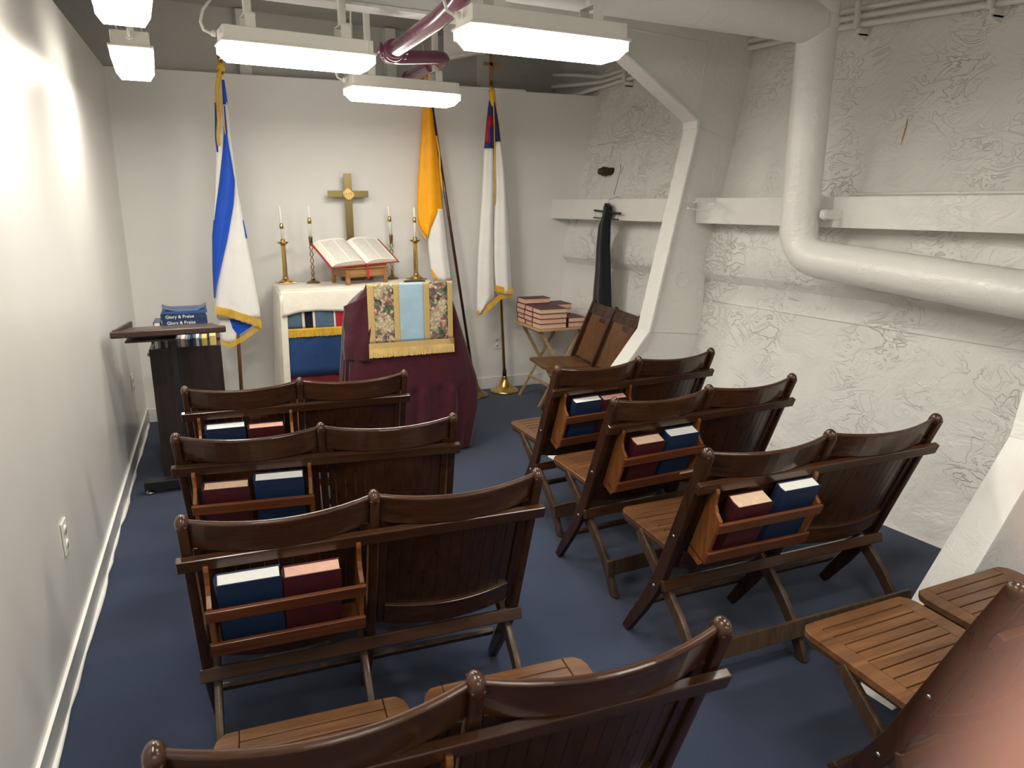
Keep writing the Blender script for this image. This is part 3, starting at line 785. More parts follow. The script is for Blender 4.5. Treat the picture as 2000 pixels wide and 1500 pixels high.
def flap(u, v):
    x = AX0+(AX1-AX0)*u; w = .006*sin(u*19)+.004*sin(u*47+1)
    return Vector((x, AY0-.010-.014*(v**.5)-w*v*.7, AZ-.001-(AZ-zf-.01*sin(u*9)-.02*max(0, 1-u*9)*-1)*v))
b.grid(flap, 60, 8)
def side(u, v, xs, sg):            # long fall at each end, folds deepen downwards
    y = AY1-(AY1-AY0+.015)*u; w = (.005+.020*v)*sin(u*17+.6)+.010*v*sin(u*39)
    zz = .03 + .03*(u > .9)
    return Vector((xs+sg*(.004+.020*v+w*min(1, v*4)), y - .004*(u > .99), AZ-.001-(AZ-zz)*v))
b.grid(lambda u, v: side(u, v, AX0, -1), 44, 22); b.grid(lambda u, v: side(u, v, AX1, 1), 44, 12)
# the front corner of the fall turns in around the table edge
b.grid(lambda u, v: Vector((AX0-.008-.020*v+.044*u+.012*v*sin(u*3), AY0-.018-.004*sin(u*6+v*5), AZ-.03-(AZ-.085)*v)), 6, 20)
o = b.build('altar_cloth', solid=.003); tag(o, 'cream linen cloth draped over the altar table with a long fall at its left end', 'tablecloth')
# frontal
fy = AY0-.001
t = thing('altar_frontal', 'navy blue banner with coloured panels and gold fringe hanging on the altar front', 'banner', (0, 0, 0))
def fr(name, mat, u0, u1, v0, v1, dy=0, th=.002, wav=.004):
    x0, x1 = on(u0, (v0+v1)/2, 1, fy).x, on(u1, (v0+v1)/2, 1, fy).x; z0, z1 = on((u0+u1)/2, v0, 1, fy).z, on((u0+u1)/2, v1, 1, fy).z
    b = one(mat); b.grid(lambda a, c: Vector((x0+(x1-x0)*a, fy+dy-.004-wav*sin((x0+(x1-x0)*a)*42+c), z0+(z1-z0)*c)), 16, 8)
    return b.build(name, t, solid=th)
fr('deep_red_underlay', 'burgdeep', 559, 735, 700, 765, .006)
fr('blue_panel', 'navycloth', 553, 735, 605, 731, .0, .002, .004)
for (u0, u1, m_) in ((554, 589, 'slatecloth'), (589.5, 594.5, 'palecloth'), (595, 610, 'fblack'), (610.5, 615, 'palecloth'), (615.5, 651, 'slatecloth'), (651.5, 655, 'palecloth'), (655.5, 672, 'redcloth'), (672.5, 676.5, 'palecloth'), (677, 735, 'navycloth')):
    fr('coloured_band', m_, u0, u1, 598, 641, -.004, .0015, .003)
p0, p1 = on(556, 645, 1, fy-.012), on(690, 637.5, 1, fy-.012)
b = one('fringeyellow'); fringe(b, p0, p1, .055, 90); b.prism([p0+Vector((0,0,.006)), p1+Vector((0,0,.006)), p1-Vector((0,0,.008)), p0-Vector((0,0,.008))], (0, -.003, 0)); b.build('fringe', t)

# candlesticks, candles
def cz(u, v, y): return on(u, v, 1, y).z
def candle_with(holder_xyz, r, z0, z1, zf0, zf1, lab, labf, tilt=0):
    x, y = holder_xyz
    o = one('candle').lathe([(r, 0), (r, (z1-z0)*.55), (r*.85, z1-z0-.006), (r*.4, z1-z0)], (0,0,0), 12).build('candle')
    o.location = (x, y, z0); o.rotation_euler = (0, tilt, 0); tag(o, lab, 'candle', 'thin white candles on the altar')
    b = one('brass'); h = zf1-zf0
    b.lathe([(r*1.05, 0), (.0145, .002), (.0145, h*.5), (.0115, h*.8), (r*1.05, h)], (0,0,zf0-z0), 16)
    f = b.build('brass_follower', o)
def column_stick(x, y, lab):
    t = thing('candlestick', lab, 'candlestick', (x, y, AZ+.0016), R(10), 'brass candlesticks with a fluted column')
    b = one('brass'); b.bx(-.062, .062, -.062, .062, 0, .010); b.lathe([(.048, .010), (.050, .016), (.034, .024), (.020, .040), (.023, .048), (.017, .054)], n=24); b.build('base', t, bevel=.002)
    b = one('brass'); n = 24
    prof = [(.0175, .054), (.0165, .15), (.0155, .27), (.018, .276)]
    rings = []
    for r, z in prof: rings.append(b.verts([(r*(1-.10*(k % 2))*cos(2*PI*k/n), r*(1-.10*(k % 2))*sin(2*PI*k/n), z) for k in range(n)]))
    for a, c in zip(rings, rings[1:]): b.ring(a, c, False)
    b.face(rings[-1]); b.build('column', t)
    b = one('brass'); b.lathe([(.014, .276), (.030, .284), (.041, .296), (.041, .299), (.020, .293), (.013, .296), (.017, .306), (.017, .318), (.010, .318), (.010, .300)], n=28); b.build('drip_pan', t)
    return x, y
def twist_stick(x, y, lab):
    t = thing('candlestick', lab, 'candlestick', (x, y, AZ+.0016), 0, 'brass open twist candlesticks')
    b = one('oldbrass'); b.lathe([(.050, 0), (.050, .004), (.036, .014), (.018, .022), (.010, .040), (.008, .060), (.012, .066), (.006, .072)], n=28); b.build('base', t)
    b = one('oldbrass')
    for ph in (0, PI):
        pts = [(cos(ph+k*.36)*.0105, sin(ph+k*.36)*.0105, .070+k*.0054) for k in range(38)]
        b.tube(pts, .0034, 8)
    b.build('twisted_stem', t)
    b = one('oldbrass'); b.lathe([(.006, .268), (.014, .276), (.011, .286), (.0135, .292), (.0145, .330), (.0155, .336), (.009, .336)], n=20); b.build('socket', t)
    return x, y
c1 = column_stick(.465, 5.535, 'brass column candlestick at the left end of the altar, left of the twisted one')
candle_with(c1, .0085, AZ+.300, cz(548, 402, 5.53), cz(550, 447, 5.53), cz(550, 436, 5.53), 'thin white candle at the left end of the altar', '', R(-1))
c2 = twist_stick(.655, 5.49, 'open twisted brass candlestick left of the altar cross')
candle_with(c2, .0085, AZ+.330, cz(605, 402, 5.49), cz(605, 437, 5.49), cz(605, 425, 5.49), 'thin white candle in the twisted candlestick left of the cross', '')
c3 = twist_stick(1.264, 5.575, 'open twisted brass candlestick right of the cross, half hidden by the open bible')
candle_with(c3, .0085, AZ+.330, cz(750, 402, 5.575), cz(752, 433, 5.575), cz(752, 422, 5.575), 'thin white candle leaning left behind the open bible, right of the cross', '', R(-3))
c4 = column_stick(1.425, 5.47, 'brass column candlestick at the right end of the altar beside the yellow flag')
candle_with(c4, .0085, AZ+.300, cz(810, 405, 5.47), cz(811, 435, 5.47), cz(811, 424, 5.47), 'thin white candle at the right end of the altar beside the yellow flag', '')

# cross
cy = 5.60; zt, zb = cz(678, 339, cy), AZ+.0016
xc = on(680, 379, 1, cy).x; za = on(680, 379, 1, cy).z
t = thing('altar_cross', 'tall brushed brass cross with a round emblem standing on the altar', 'cross', (xc, cy, zb))
b = one('crossbrass'); b.bx(-.085, .085, -.038, .038, 0, .022); b.bx(-.06, .06, -.028, .028, .022, .045); b.build('base', t, bevel=.002)
b = one('crossbrass'); b.bx(-.027, .027, -.006, .006, .045, zt-zb); b.build('upright', t, bevel=.0015)
wx = (on(719, 379, 1, cy).x-on(640, 379, 1, cy).x)/2
b = one('crossbrass'); b.bx(-wx, wx, -.0065, .0065, za-zb-.024, za-zb+.024); b.build('crossbar', t, bevel=.0015)
b = one('brass'); q = Matrix(((1,0,0),(0,0,-1),(0,1,0)))
n = 40
def quat(r0, y, dz=0): return [(cos(2*PI*k/n)*r0*(1+.12*abs(sin(2*2*PI*k/n+PI/2))**.6), y, za-zb+sin(2*PI*k/n)*r0*(1+.12*abs(sin(2*2*PI*k/n+PI/2))**.6)) for k in range(n)]
b.prism(quat(.039, -.0066), (0, -.004, 0)); b.tube([(x, -.012, z) for x, _, z in quat(.036, 0)], .0035, 8, closed=True); b.build('emblem', t)
text_obj('monogram', 'IHS', .044, 'oldbrass', t, (0, -.0125, za-zb), (PI/2, 0, 0), .002)

# bible on its stand
e18 = R(19); S0 = Vector((.857, 5.225, AZ+.0018)); ex = Vector((cos(e18), sin(e18), 0)); ey = Vector((-sin(e18), cos(e18), 0))
SW, SD = .335, .235
sc_ = S0+ex*SW/2+ey*SD/2
t = thing('book_stand', 'carved honey-brown wooden bookrest on the altar under the open bible', 'bookrest', sc_, e18)
for sx in (-1, 1):
    for sy in (-1, 1):
        b = one('stand_wood'); b.bx(sx*(SW/2-.013)-.013, sx*(SW/2-.013)+.013, sy*(SD/2-.013)-.013, sy*(SD/2-.013)+.013, 0, .112); b.build('foot', t, bevel=.003)
b = one('stand_wood'); b.bx(-SW/2+.027, SW/2-.027, -SD/2+.003, -SD/2+.019, .052, .112); b.bx(-SW/2+.027, SW/2-.027, SD/2-.019, SD/2-.003, .052, .112)
for sx in (-1, 1): b.bx(sx*(SW/2-.012)-.008, sx*(SW/2-.012)+.008, -SD/2+.027, SD/2-.027, .060, .112)
b.build('apron', t, bevel=.002)
b = one('stand_wood'); b.bx(-SW/2-.006, SW/2+.006, -SD/2-.008, SD/2+.006, .113, .125); b.bx(-SW/2+.004, SW/2-.004, -SD/2-.002, SD/2, .125, .139); b.build('moulded_top', t, bevel=.004, seg=3)
TL = R(31); RX = Matrix.Rotation(TL, 3, 'X')
b = one('stand_wood'); b.box((0, .035, .228), (SW-.03, .215, .012), RX); b.build('slope_board', t, bevel=.002)
b = one('stand_wood')
for sx in (-1, 1): b.prism([(sx*.12-.006, -.055, .139), (sx*.12-.006, .105, .139), (sx*.12-.006, .105, .259), (sx*.12-.006, -.055, .162)], (.012, 0, 0))
b.build('strut', t)
bible = thing('open_bible', 'large open bible with red cover and red ribbon resting on the wooden bookrest', 'book', sc_ + ex*-.022 + ey*-.002 + Vector((0,0,.216)), 0)
bible.rotation_euler = (Matrix.Rotation(e18, 4, 'Z') @ Matrix.Rotation(TL, 4, 'X') @ Matrix.Rotation(R(2.5), 4, 'Z')).to_euler()
PW, PH = .245, .146
def pg(x):                                            # height of the page surface
    a = abs(x)/PW; k = .040 if x < 0 else .034
    return k*(1-math.exp(-a*9))*(1-.42*a) + .004 + (.008*sin(a*PI) if x > 0 else .006*sin(a*PI))
b = one('page'); b.grid(lambda u, v: Vector(((2*u-1)*PW, (2*v-1)*PH, pg((2*u-1)*PW))), 60, 4)
b.build('printed_pages', bible)
b = one('paper'); n = 60
for y in (-PH, PH):
    lo = b.verts([((2*i/n-1)*PW*1.0, y, .0045) for i in range(n+1)]); hi = b.verts([((2*i/n-1)*PW, y, pg((2*i/n-1)*PW)-.0006) for i in range(n+1)])
    for i in range(n): b.face([lo[i], lo[i+1], hi[i+1], hi[i]])
for sx, thick in ((-1, .032), (1, .030)):
    b.hexa([(sx*PW, -PH, .0045), (sx*(PW+thick*.9), -PH, .0045), (sx*(PW+thick*.9), PH, .0045), (sx*PW, PH, .0045),
            (sx*(PW-.002), -PH, pg(PW*sx)-.0006), (sx*(PW+.003), -PH, pg(PW*sx)-.001), (sx*(PW+.003), PH, pg(PW*sx)-.001), (sx*(PW-.002), PH, pg(PW*sx)-.0006)])
b.build('page_block', bible)
b = one('covred'); b.bx(-PW-.045, PW+.040, -PH-.010, PH+.010, 0, .004); b.build('cover', bible, bevel=.0015)
b = one('ribbon')
pts = [(.004, PH*.95, pg(0)+.0015), (.004, 0, pg(0)+.002), (.004, -PH*.9, pg(0)+.003), (.004, -PH-.013, .008), (.006, -PH-.016, -.004)]
wd = .006
for a, c in zip(pts, pts[1:]): b.hexa([Vector(a)+Vector(q) for q in ((-wd,0,0),(wd,0,0))]+[Vector(c)+Vector(q) for q in ((wd,0,0),(-wd,0,0))]+[Vector(a)+Vector(q) for q in ((-wd,0,.0008),(wd,0,.0008))]+[Vector(c)+Vector(q) for q in ((wd,0,.0008),(-wd,0,.0008))])
iv = (Matrix.Rotation(R(2.5), 3, 'Z').inverted() @ Matrix.Rotation(TL, 3, 'X').inverted()) @ Vector((0, 0, -1))
a = Vector(pts[-1]); off = Vector((0, -.004, 0)); c = a + iv*.085 + off
b.hexa([a+Vector((-wd,0,0)), a+Vector((wd,0,0)), c+Vector((wd*1.5,0,0)), c+Vector((-wd*1.2,0,0)), a+Vector((-wd,-.001,0)), a+Vector((wd,-.001,0)), c+Vector((wd*1.5,-.001,0)), c+Vector((-wd*1.2,-.001,0))])
b.build('ribbon', bible, recalc=True)
# small things on the altar
p = on(797, 549, 2, AZ+.002)
o = one('black').lathe([(.03, 0), (.075, .003), (.082, .010), (.080, .011), (.06, .006), (.001, .005)], (0,0,0), 30).build('plate'); o.location = (1.36, 5.27, AZ+.0018); tag(o, 'small black plate on the altar in front of the right candlestick', 'plate')
o = one('paper').bx(-.028, .028, -.02, .02, 0, .012).build('paper_card'); o.location = (1.10, 5.165, AZ+.0018); o.rotation_euler = (0,0,.3); tag(o, 'small white paper block on the altar below the bookrest', 'card')

# ---------------------------------------------------------------- burgundy lectern
LYF = 4.235
rows = [(0, .660, 1.400, 4.185, 4.70, .022), (.12, .662, 1.425, 4.19, 4.70, .022), (.30, .675, 1.470, 4.205, 4.69, .018), (.47, .685, 1.475, 4.215, 4.68, .014), (.62, .695, 1.440, 4.22, 4.66, .008),
        (.80, .705, 1.395, 4.225, 4.64, .004), (.92, .718, 1.365, 4.23, 4.62, .002), (1.0, .745, 1.340, LYF, 4.60, 0), (1.055, .775, 1.325, LYF, 4.58, 0), (1.068, .785, 1.318, LYF+.008, 4.57, 0)]
t = thing('lectern', 'tall speaking desk covered to the floor in burgundy velvet in front of the altar', 'lectern', (1.05, 4.42, 0))
b = one('darkcab'); b.bx(-.24, .24, -.14, .12, .02, .95); b.build('body', t)
b = one('darkcab'); b.bx(-.27, .27, -.165, .14, 0, .02); b.build('plinth', t)
b = one('burg'); n = 120; rings = []
zsl = [i/40*1.068 for i in range(41)]
for z in zsl:
    x0, x1, y0, y1, am = interp(rows, z)
    cx_, cy_, ax_, ay_ = (x0+x1)/2, (y0+y1)/2, (x1-x0)/2, (y1-y0)/2; r = []
    for k in range(n):
        a = 2*PI*k/n; ca, sa = cos(a), sin(a); m = (abs(ca)**7+abs(sa)**7)**(-1/7)
        px, py = ca*m, sa*m
        w = am*(sin(a*17+z*2)+.6*sin(a*31+2+z*3))
        if py < -.8 and z > .45: w *= .08
        zz = z
        if z > .9: zz = z - .085*((py+1)/2)*(z-.9)/.168
        if z < .02: zz = .012+.010*sin(a*7)
        r.append((cx_+px*(ax_+w)-1.05, cy_+py*(ay_+w)-4.42, zz))
    rings.append(b.verts(r))
for a_, c_ in zip(rings, rings[1:]): b.ring(a_, c_)
b.face(rings[-1]); b.build('velvet_cover', t)
# a second fold of the velvet thrown over the left shoulder
b = one('burg')
def sh(u, v):
    p0 = Vector((.745-.065*min(1, v*2.2), LYF-.006, 1.055)); x = .66+.14*u+.02*(1-v); 
    z = 1.05-.41*v - (1-u)*.09*(1-v)
    return Vector((max(x, .655)-1.05+.004*sin(v*15), LYF-.010+.006*sin(u*9+v*4)-4.42-.01*v+ (1-u)**2*.10, z))
b.grid(sh, 16, 26); b.build('velvet_fold', t, solid=.004)
# tapestry runner
xl = [on(718, 600, 1, LYF-.022).x, on(884, 600, 1, LYF-.022).x]; ztp = on(800, 552, 1, LYF-.022).z; zbt = on(800, 694, 1, LYF-.022).z
t = thing('runner', 'gold-fringed runner with rose tapestry strips and pale blue centre over the burgundy lectern', 'runner', (0,0,0))
def tp(name, mat, f0, f1, g0, g1, dy=0):
    b = one(mat)
    b.grid(lambda a, c: Vector((xl[0]+(xl[1]-xl[0])*(f0+(f1-f0)*a)+.012*(1-(g0+(g1-g0)*c))*0, LYF-.020+dy-.0025*sin((f0+(f1-f0)*a)*23)*(g0+(g1-g0)*c), ztp-(ztp-zbt)*(g0+(g1-g0)*c))), 14, 20)
    return b.build(name, t, solid=.0016)
for f0, f1 in ((.0, .075), (.30, .365), (.655, .72), (.94, 1.0)): tp('gold_braid', 'braid', f0, f1, 0, .80, -.0012)
for f0, f1 in ((.075, .30), (.72, .94)): tp('tapestry_strip', 'floral', f0, f1, 0, .80)
tp('blue_panel', 'paleblue', .365, .655, 0, .80)
tp('lower_braid', 'braid', -.012, 1.012, .80, .885, -.003)
b = one('fringe'); zz = ztp-(ztp-zbt)*.88
fringe(b, (xl[0]-.004, LYF-.027, zz), (xl[1]+.004, LYF-.027, zz), (ztp-zbt)*.12, 110, .9); b.build('fringe', t)
b = one('braid'); 
b.grid(lambda a, c: Vector((xl[0]+(xl[1]-xl[0])*a, LYF-.020+.12*c, ztp+.001+.004*sin(min(1, c*6)*PI/2)-.055*c)), 14, 10)
b.build('top_fold', t, solid=.0016)

# ---------------------------------------------------------------- flags
def lathe_base(t, mat='gold', s=1.0):
    b = one(mat); b.lathe([(.120*s, 0), (.122*s, .008), (.112*s, .018), (.085*s, .030), (.058*s, .050), (.040*s, .078), (.030*s, .105), (.026*s, .125), (.028*s, .130), (.016*s, .134)], n=40); b.build('base', t)
def PT(u, v, Y, dy=0):
    if callable(Y): return Y(u, v, dy)
    return on(u, v, 1, Y-dy)
def panel(b, mat, Y, rows, bulge=.02, n=7, k=10, folds=0, dy=0):
    """cloth fold given by its outline rows (v, left, right) as seen from the room, on the plane at depth Y"""
    b.use(mat); v0, v1 = rows[0][0], rows[-1][0]; nv = max(3, int((v1-v0)/k))
    def fn(u, v):
        vv = v0+(v1-v0)*v; l, r = interp(rows, vv); p = PT(l+(r-l)*u, vv, Y, dy)
        bl = bulge*sin(PI*min(1, max(0, u)))*(.3+.7*min(1, (vv-100)/260)) + folds*sin(u*11+v*1.5)
        return p + (Vector((-bl, 0, 0)) if callable(Y) else Vector((0, -bl, 0)))
    b.grid(fn, n, nv)
def poly_panel(b, mat, Y, pts, dy=0):
    b.use(mat); vs = b.verts([on(u, v, 1, Y-dy) for u, v in pts]); b.face(vs)
def fringe_line(b, mat, Y, pts, drop, n, dy=0):
    b.use(mat); P = [on(u, v, 1, Y-dy) for u, v in pts]
    for a, c in zip(P, P[1:]): fringe(b, a, c, drop, max(2, int(n*(c-a).length)))
def cord(b, mat, Y, pts, r, dy=0):
    b.use(mat); b.tube([on(u, v, 1, Y-dy)+Vector((.002*sin(i*2.2), 0, 0)) for i, (u, v) in enumerate(pts)], r, 8)

# left flag: blue and white
Y1 = 5.33
top, bot = on(431, 122, 1, Y1+.03), on(467, 690, 1, Y1+.03)
d = (bot-top); base = top + d*(top.z-.10)/(-d.z)
t = thing('flag', 'draped blue and white flag with gold fringe left of the altar', 'flag', (base.x, base.y, 0), 0, None)
b = one('pole_wood'); O = Vector((base.x, base.y, 0)); b.tube([Vector(base)-O, top-O], .0125, 14); b.build('pole', t)
b = one('brass'); b.tube([top-O, top-O+Vector((-.004, 0, .10))], [.015, .004], 12); b.ell(top-O+Vector((0, 0, .03)), (.018, .018, .03)); b.build('finial', t)
lathe_base(t)
def cloth(name, root, b):
    for v in b.bm.verts: v.co -= Vector(root.location)
    return b.build(name, root, solid=.0025, recalc=False)
b = MB()
out = [(146, 424, 437), (200, 420, 445), (291, 420, 453), (333, 420, 459), (397, 418, 470), (461, 415, 480), (547, 416, 497), (598, 420, 506)]
panel(b, 'flagwhite', Y1, [(146, 425, 436), (200, 421, 444), (291, 421, 440), (320, 421, 434), (390, 419, 424), (430, 416.5, 419)], .012)
panel(b, 'flagwhite', Y1, [(200, 438, 445), (269, 444, 451), (355, 458.5, 462), (397, 456, 470), (470, 443, 482), (525, 430, 493), (581, 419, 503), (602, 420, 507), (622, 424, 509.5)], .022, 8, 10, .003)
panel(b, 'flagblue', Y1, [(244, 437, 439), (269, 436.5, 444.5), (312, 433, 452.5), (355, 428.5, 459.5), (385, 424.5, 458.5), (420, 418, 453.5), (461, 414.5, 446), (525, 415, 431.5), (560, 416.5, 423), (581, 418, 420)], .030, 8, 10, .003, .004)
panel(b, 'flagblue', Y1, [(156, 433, 438), (200, 434.5, 444.5), (204, 435, 444.8)], .014, 5, 8, 0, .006)
panel(b, 'flagblue', Y1, [(200, 419.5, 423), (270, 420, 425.5), (297, 423.5, 426.5)], .012, 5, 10, 0, .006)
panel(b, 'flagblue', Y1, [(206, 437, 440), (262, 441, 445.5)], .010, 3, 10, 0, .005)
panel(b, 'flagblue', Y1, [(430, 474, 475.5), (465, 480, 483)], .004, 2, 8, 0, .002)
panel(b, 'flagwhite', Y1+.025, [(596, 424, 445), (640, 428, 468), (664, 431, 462), (670, 440, 455)], .008, 6, 8)
poly_panel(b, 'flagblue', Y1+.018, [(430, 610), (497, 634), (465, 655)])
cloth('flag_cloth', t, b)
b = MB(); fringe_line(b, 'fringeyellow', Y1, [(420, 597), (450, 604), (480, 614), (510, 624)], .062, 260, .024)
for v in b.bm.verts: v.co -= Vector(t.location)
b.build('fringe', t); b = MB(); fringe_line(b, 'fringeyellow', Y1+.01, [(431, 660), (446, 671), (475, 656), (510, 630)], .040, 260, .004)
for v in b.bm.verts: v.co -= Vector(t.location)
b.build('fringe', t)
b = MB(); cord(b, 'fringeyellow', Y1, [(430, 135), (426, 150), (424, 175), (425, 205), (427, 235), (426, 262), (427, 284)], .011, .035)
cord(b, 'fringeyellow', Y1, [(431, 140), (432, 170), (435, 215), (440, 262)], .004, .03)
b.lathe([(.008, -.02), (.026, -.015), (.028, .01), (.015, .03)], on(431, 133, 1, Y1-.01), 12)
for v in b.bm.verts: v.co -= Vector(t.location)
b.build('gold_cord', t)

# yellow and white flag, leaning pole
Y2 = 5.50
base = Vector((1.90, 5.50, 0)); top = on(828, 104, 1, 5.52)
t = thing('flag', 'draped yellow and white flag on a leaning dark pole behind the burgundy lectern', 'flag', base)
b = one('wood'); b.tube([Vector((-.004, 0, .10)), top-base], .0115, 14); b.build('pole', t)
b = one('gold'); b.bx(-.035, .035, -.003, .003, .0, .006) if False else None
p = top-base; b.tube([p, p+Vector((-.01, 0, .13))], .004, 8); b.tube([p+Vector((-.05, 0, .112)), p+Vector((.035, 0, .112))], .004, 8); b.build('finial', t)
lathe_base(t, 'oldbrass', .95)
b = MB()
panel(b, 'flagorange', Y2, [(146, 829, 837), (160, 828.5, 838), (208, 826, 843), (217, 825.5, 845), (296, 820, 854.5), (362, 815.5, 861), (415, 814, 866), (428, 815, 857), (446, 821, 845), (463, 832, 834)], .035, 12, 8, .004)
panel(b, 'flagwhite', Y2+.004, [(408, 834, 866.5), (448, 834, 871), (494, 837, 876), (529, 842, 880), (548, 846, 883)], .028, 10, 8, .004)
poly_panel(b, 'flagorange', Y2-.01, [(841, 524), (844, 527), (856, 546), (846, 542)], .022)
for v in b.bm.verts: v.co -= Vector(t.location)
b.build('flag_cloth', t, solid=.0025, recalc=False)
b = MB(); cord(b, 'fringeyellow', Y2, [(852, 265), (858, 300), (860, 330), (863, 360), (864, 372)], .007, .0)
for v in b.bm.verts: v.co -= Vector(t.location)
b.build('gold_cord', t); b = MB(); fringe_line(b, 'fringeyellow', Y2, [(815, 430), (822, 450), (832, 463)], .02, 260, .02)
for v in b.bm.verts: v.co -= Vector(t.location)
b.build('fringe', t); b = MB(); cord(b, 'flagorange', Y2, [(832, 146), (834, 165), (831, 185)], .012, .02)
for v in b.bm.verts: v.co -= Vector(t.location)
b.build('flag_top_knot', t)

# christian flag
Y3 = 5.47
base = on(985.5, 764, 2, 0); top = on(959.5, 158, 1, Y3+.02)
t = thing('flag', 'draped white flag with navy and red canton, topped by a cross', 'flag', base)
b = one('brass'); b.tube([Vector((0, 0, .12)), top-base], .0125, 16); b.build('pole', t)
b = one('black'); b.lathe([(.017, .12), (.017, .185), (.014, .19)], n=18); b.build('pole_socket', t)
b = one('pole_wood'); p = top-base
b.bx(p.x-.012, p.x+.012, p.y-.005, p.y+.005, p.z, p.z+.185); b.bx(p.x-.062, p.x+.062, p.y-.005, p.y+.005, p.z+.105, p.z+.130); b.build('cross_finial', t, bevel=.0015)
lathe_base(t)
b = MB()
LA_ = [(176, 955, 965), (192, 956, 965), (208, 953.5, 964.5), (233, 950.5, 964.5), (296, 945, 965), (384, 941, 966.5), (428, 938, 964.5), (494, 934, 965), (560, 931.5, 966), (582, 931, 966.5), (598, 931, 952), (611, 931, 939)]
def part(rows, a, c):
    ks = [a]+[r[0] for r in rows if a < r[0] < c]+[c]; return [(k, *interp(rows, k)) for k in ks]
panel(b, 'flagnavy', Y3, part(LA_, 176, 225), .02, 8, 8)
panel(b, 'flagred', Y3, part(LA_, 225, 280), .022, 8, 8)
panel(b, 'flagwhite', Y3, part(LA_, 290, 611), .028, 10, 10, .004)
panel(b, 'flagnavy', Y3, part(LA_, 279, 291), .022, 8, 6)
poly_panel(b, 'flagnavy', Y3-.024, [(956, 250), (965, 246), (965, 283), (959, 285)])
LB = [(176, 964.5, 966), (200, 964.5, 969), (276, 965.5, 978), (331, 966, 987), (380, 967, 990.5), (437, 965, 994.5), (500, 965, 998), (538, 966, 1000), (556, 968, 1000.5), (574, 970, 1001)]
panel(b, 'flagnavy', Y3, part(LB, 176, 277), .018, 6, 8, 0, .006)
panel(b, 'flagwhite', Y3, part(LB, 277, 574), .030, 10, 10, .005, .006)
for v in b.bm.verts: v.co -= Vector(t.location)
b.build('flag_cloth', t, solid=.0025, recalc=False)
b = MB(); cord(b, 'fringeyellow', Y3, [(958, 168), (961, 182), (964, 200), (965.5, 250), (966, 300), (967, 366), (965.5, 400)], .0045, .028)
cord(b, 'fringeyellow', Y3, [(961, 170), (967, 195), (972, 222), (976, 250)], .003, .03)
b.lathe([(.006, -.10), (.022, -.05), (.024, 0), (.012, .03)], on(961.5, 180, 1, Y3-.012), 12)
for v in b.bm.verts: v.co -= Vector(t.location)
b.build('gold_cord', t); b = MB(); fringe_line(b, 'fringeyellow', Y3, [(967, 556), (984, 561), (1001, 563)], .052, 260, .034)
for v in b.bm.verts: v.co -= Vector(t.location)
b.build('fringe', t); b = MB(); fringe_line(b, 'fringeyellow', Y3, [(931, 608), (946, 600), (962, 588), (978, 573), (1000, 567)], .050, 260, .016)
for v in b.bm.verts: v.co -= Vector(t.location)
b.build('fringe', t)

# ---------------------------------------------------------------- ceiling lights
def fixture(cx_, cy_, zb, rot, lab, group, stem=True, L=.67, hang=2.9):
    t = thing('ceiling_light', lab, 'light', (cx_, cy_, zb), R(rot), group)
    l = L/2
    b = MB(); b.use('glow')
    sec = [(-.062, 0), (.062, 0), (.083, .030), (.085, .062), (-.085, .062), (-.083, .030)]
    def ringx(x, s, dz=0): return b.verts([(x, y*s, max(z, dz)) for y, z in sec])
    A = ringx(-l+.035, 1); B_ = ringx(l-.035, 1); A2 = ringx(-l, .88, .028); B2 = ringx(l, .88, .028)
    b.face([A[0], A[1], B_[1], B_[0]]); b.use('glowside'); [b.face([A[i], A[i+1], B_[i+1], B_[i]]) for i in (1, 2, 4)]; b.face([A[5], A[0], B_[0], B_[5]])
    b.use('glowend'); b.ring(A2, A, False); b.ring(B_, B2, False); b.face(A2[::-1]); b.face(B2)
    b.build('diffuser', t)
    b = one('fixture'); b.bx(-l-.004, l+.004, -.088, .088, .0625, .072); b.bx(-l+.008, l-.008, -.074, .074, .072, .128)
    for x in (-l+.03, l-.03): b.bx(x-.003, x+.003, -.0755, .0755, .070, .1295)
    b.build('housing', t, bevel=.005)
    b = one('black')
    for x in (-l+.06, l-.06): b.ell((x, -.045, .001), (.004, .004, .0015), 8, 5)
    b.build('screw', t)
    for x in (-l*.62, l*.62):
        b = one('fixture')
        b.bx(x-.022, x+.022, -.052, -.046, .129, .185); b.bx(x-.022, x+.022, .046, .052, .129, .185); b.bx(x-.022, x+.022, -.052, .052, .185, .191)
        b.build('bracket', t, bevel=.002)
        if stem:
            b = one('fixture'); b.bx(x-.016, x+.016, -.016, .016, .1915, hang-zb); b.build('stem', t, bevel=.004)
    b = one('fixture'); b.tube([(-l-.004, 0, .10), (-l-.03, 0, .10), (-l-.055, 0, .11), (-l-.065, 0, .14), (-l-.05, .01, .19), (-l-.01, .02, .24), (-l+.04, .02, .33), (-l+.06, .02, hang-zb)], .006, 8)
    b.lathe([(.013, 0), (.013, .012), (.010, .02)], (-l-.008, 0, .10), 12, Matrix(((0,0,-1),(0,1,0),(1,0,0)))); b.build('power_cord', t)
    return t
GX = 'ceiling lights across the room'
fixture(.43, 3.60, 2.148, 8, 'lit ceiling light left of the plum pipe, above the left benches', GX)
fixture(1.215, 2.675, 2.092, 5.5, 'largest lit ceiling light, close under the white pipe at the top centre', GX, True, .67, 2.325)
fixture(1.105, 4.40, 2.118, 9, 'small far lit ceiling light in front of the yellow flag', GX)
fixture(-.262, 3.935, 2.13, 93, 'far lit ceiling light seen end-on above the dark bookcase', 'ceiling lights along the left wall', L=.54)
fixture(-.185, 2.65, 2.13, 95, 'near lit ceiling light seen end-on, cut by the top left edge', 'ceiling lights along the left wall', L=.66)
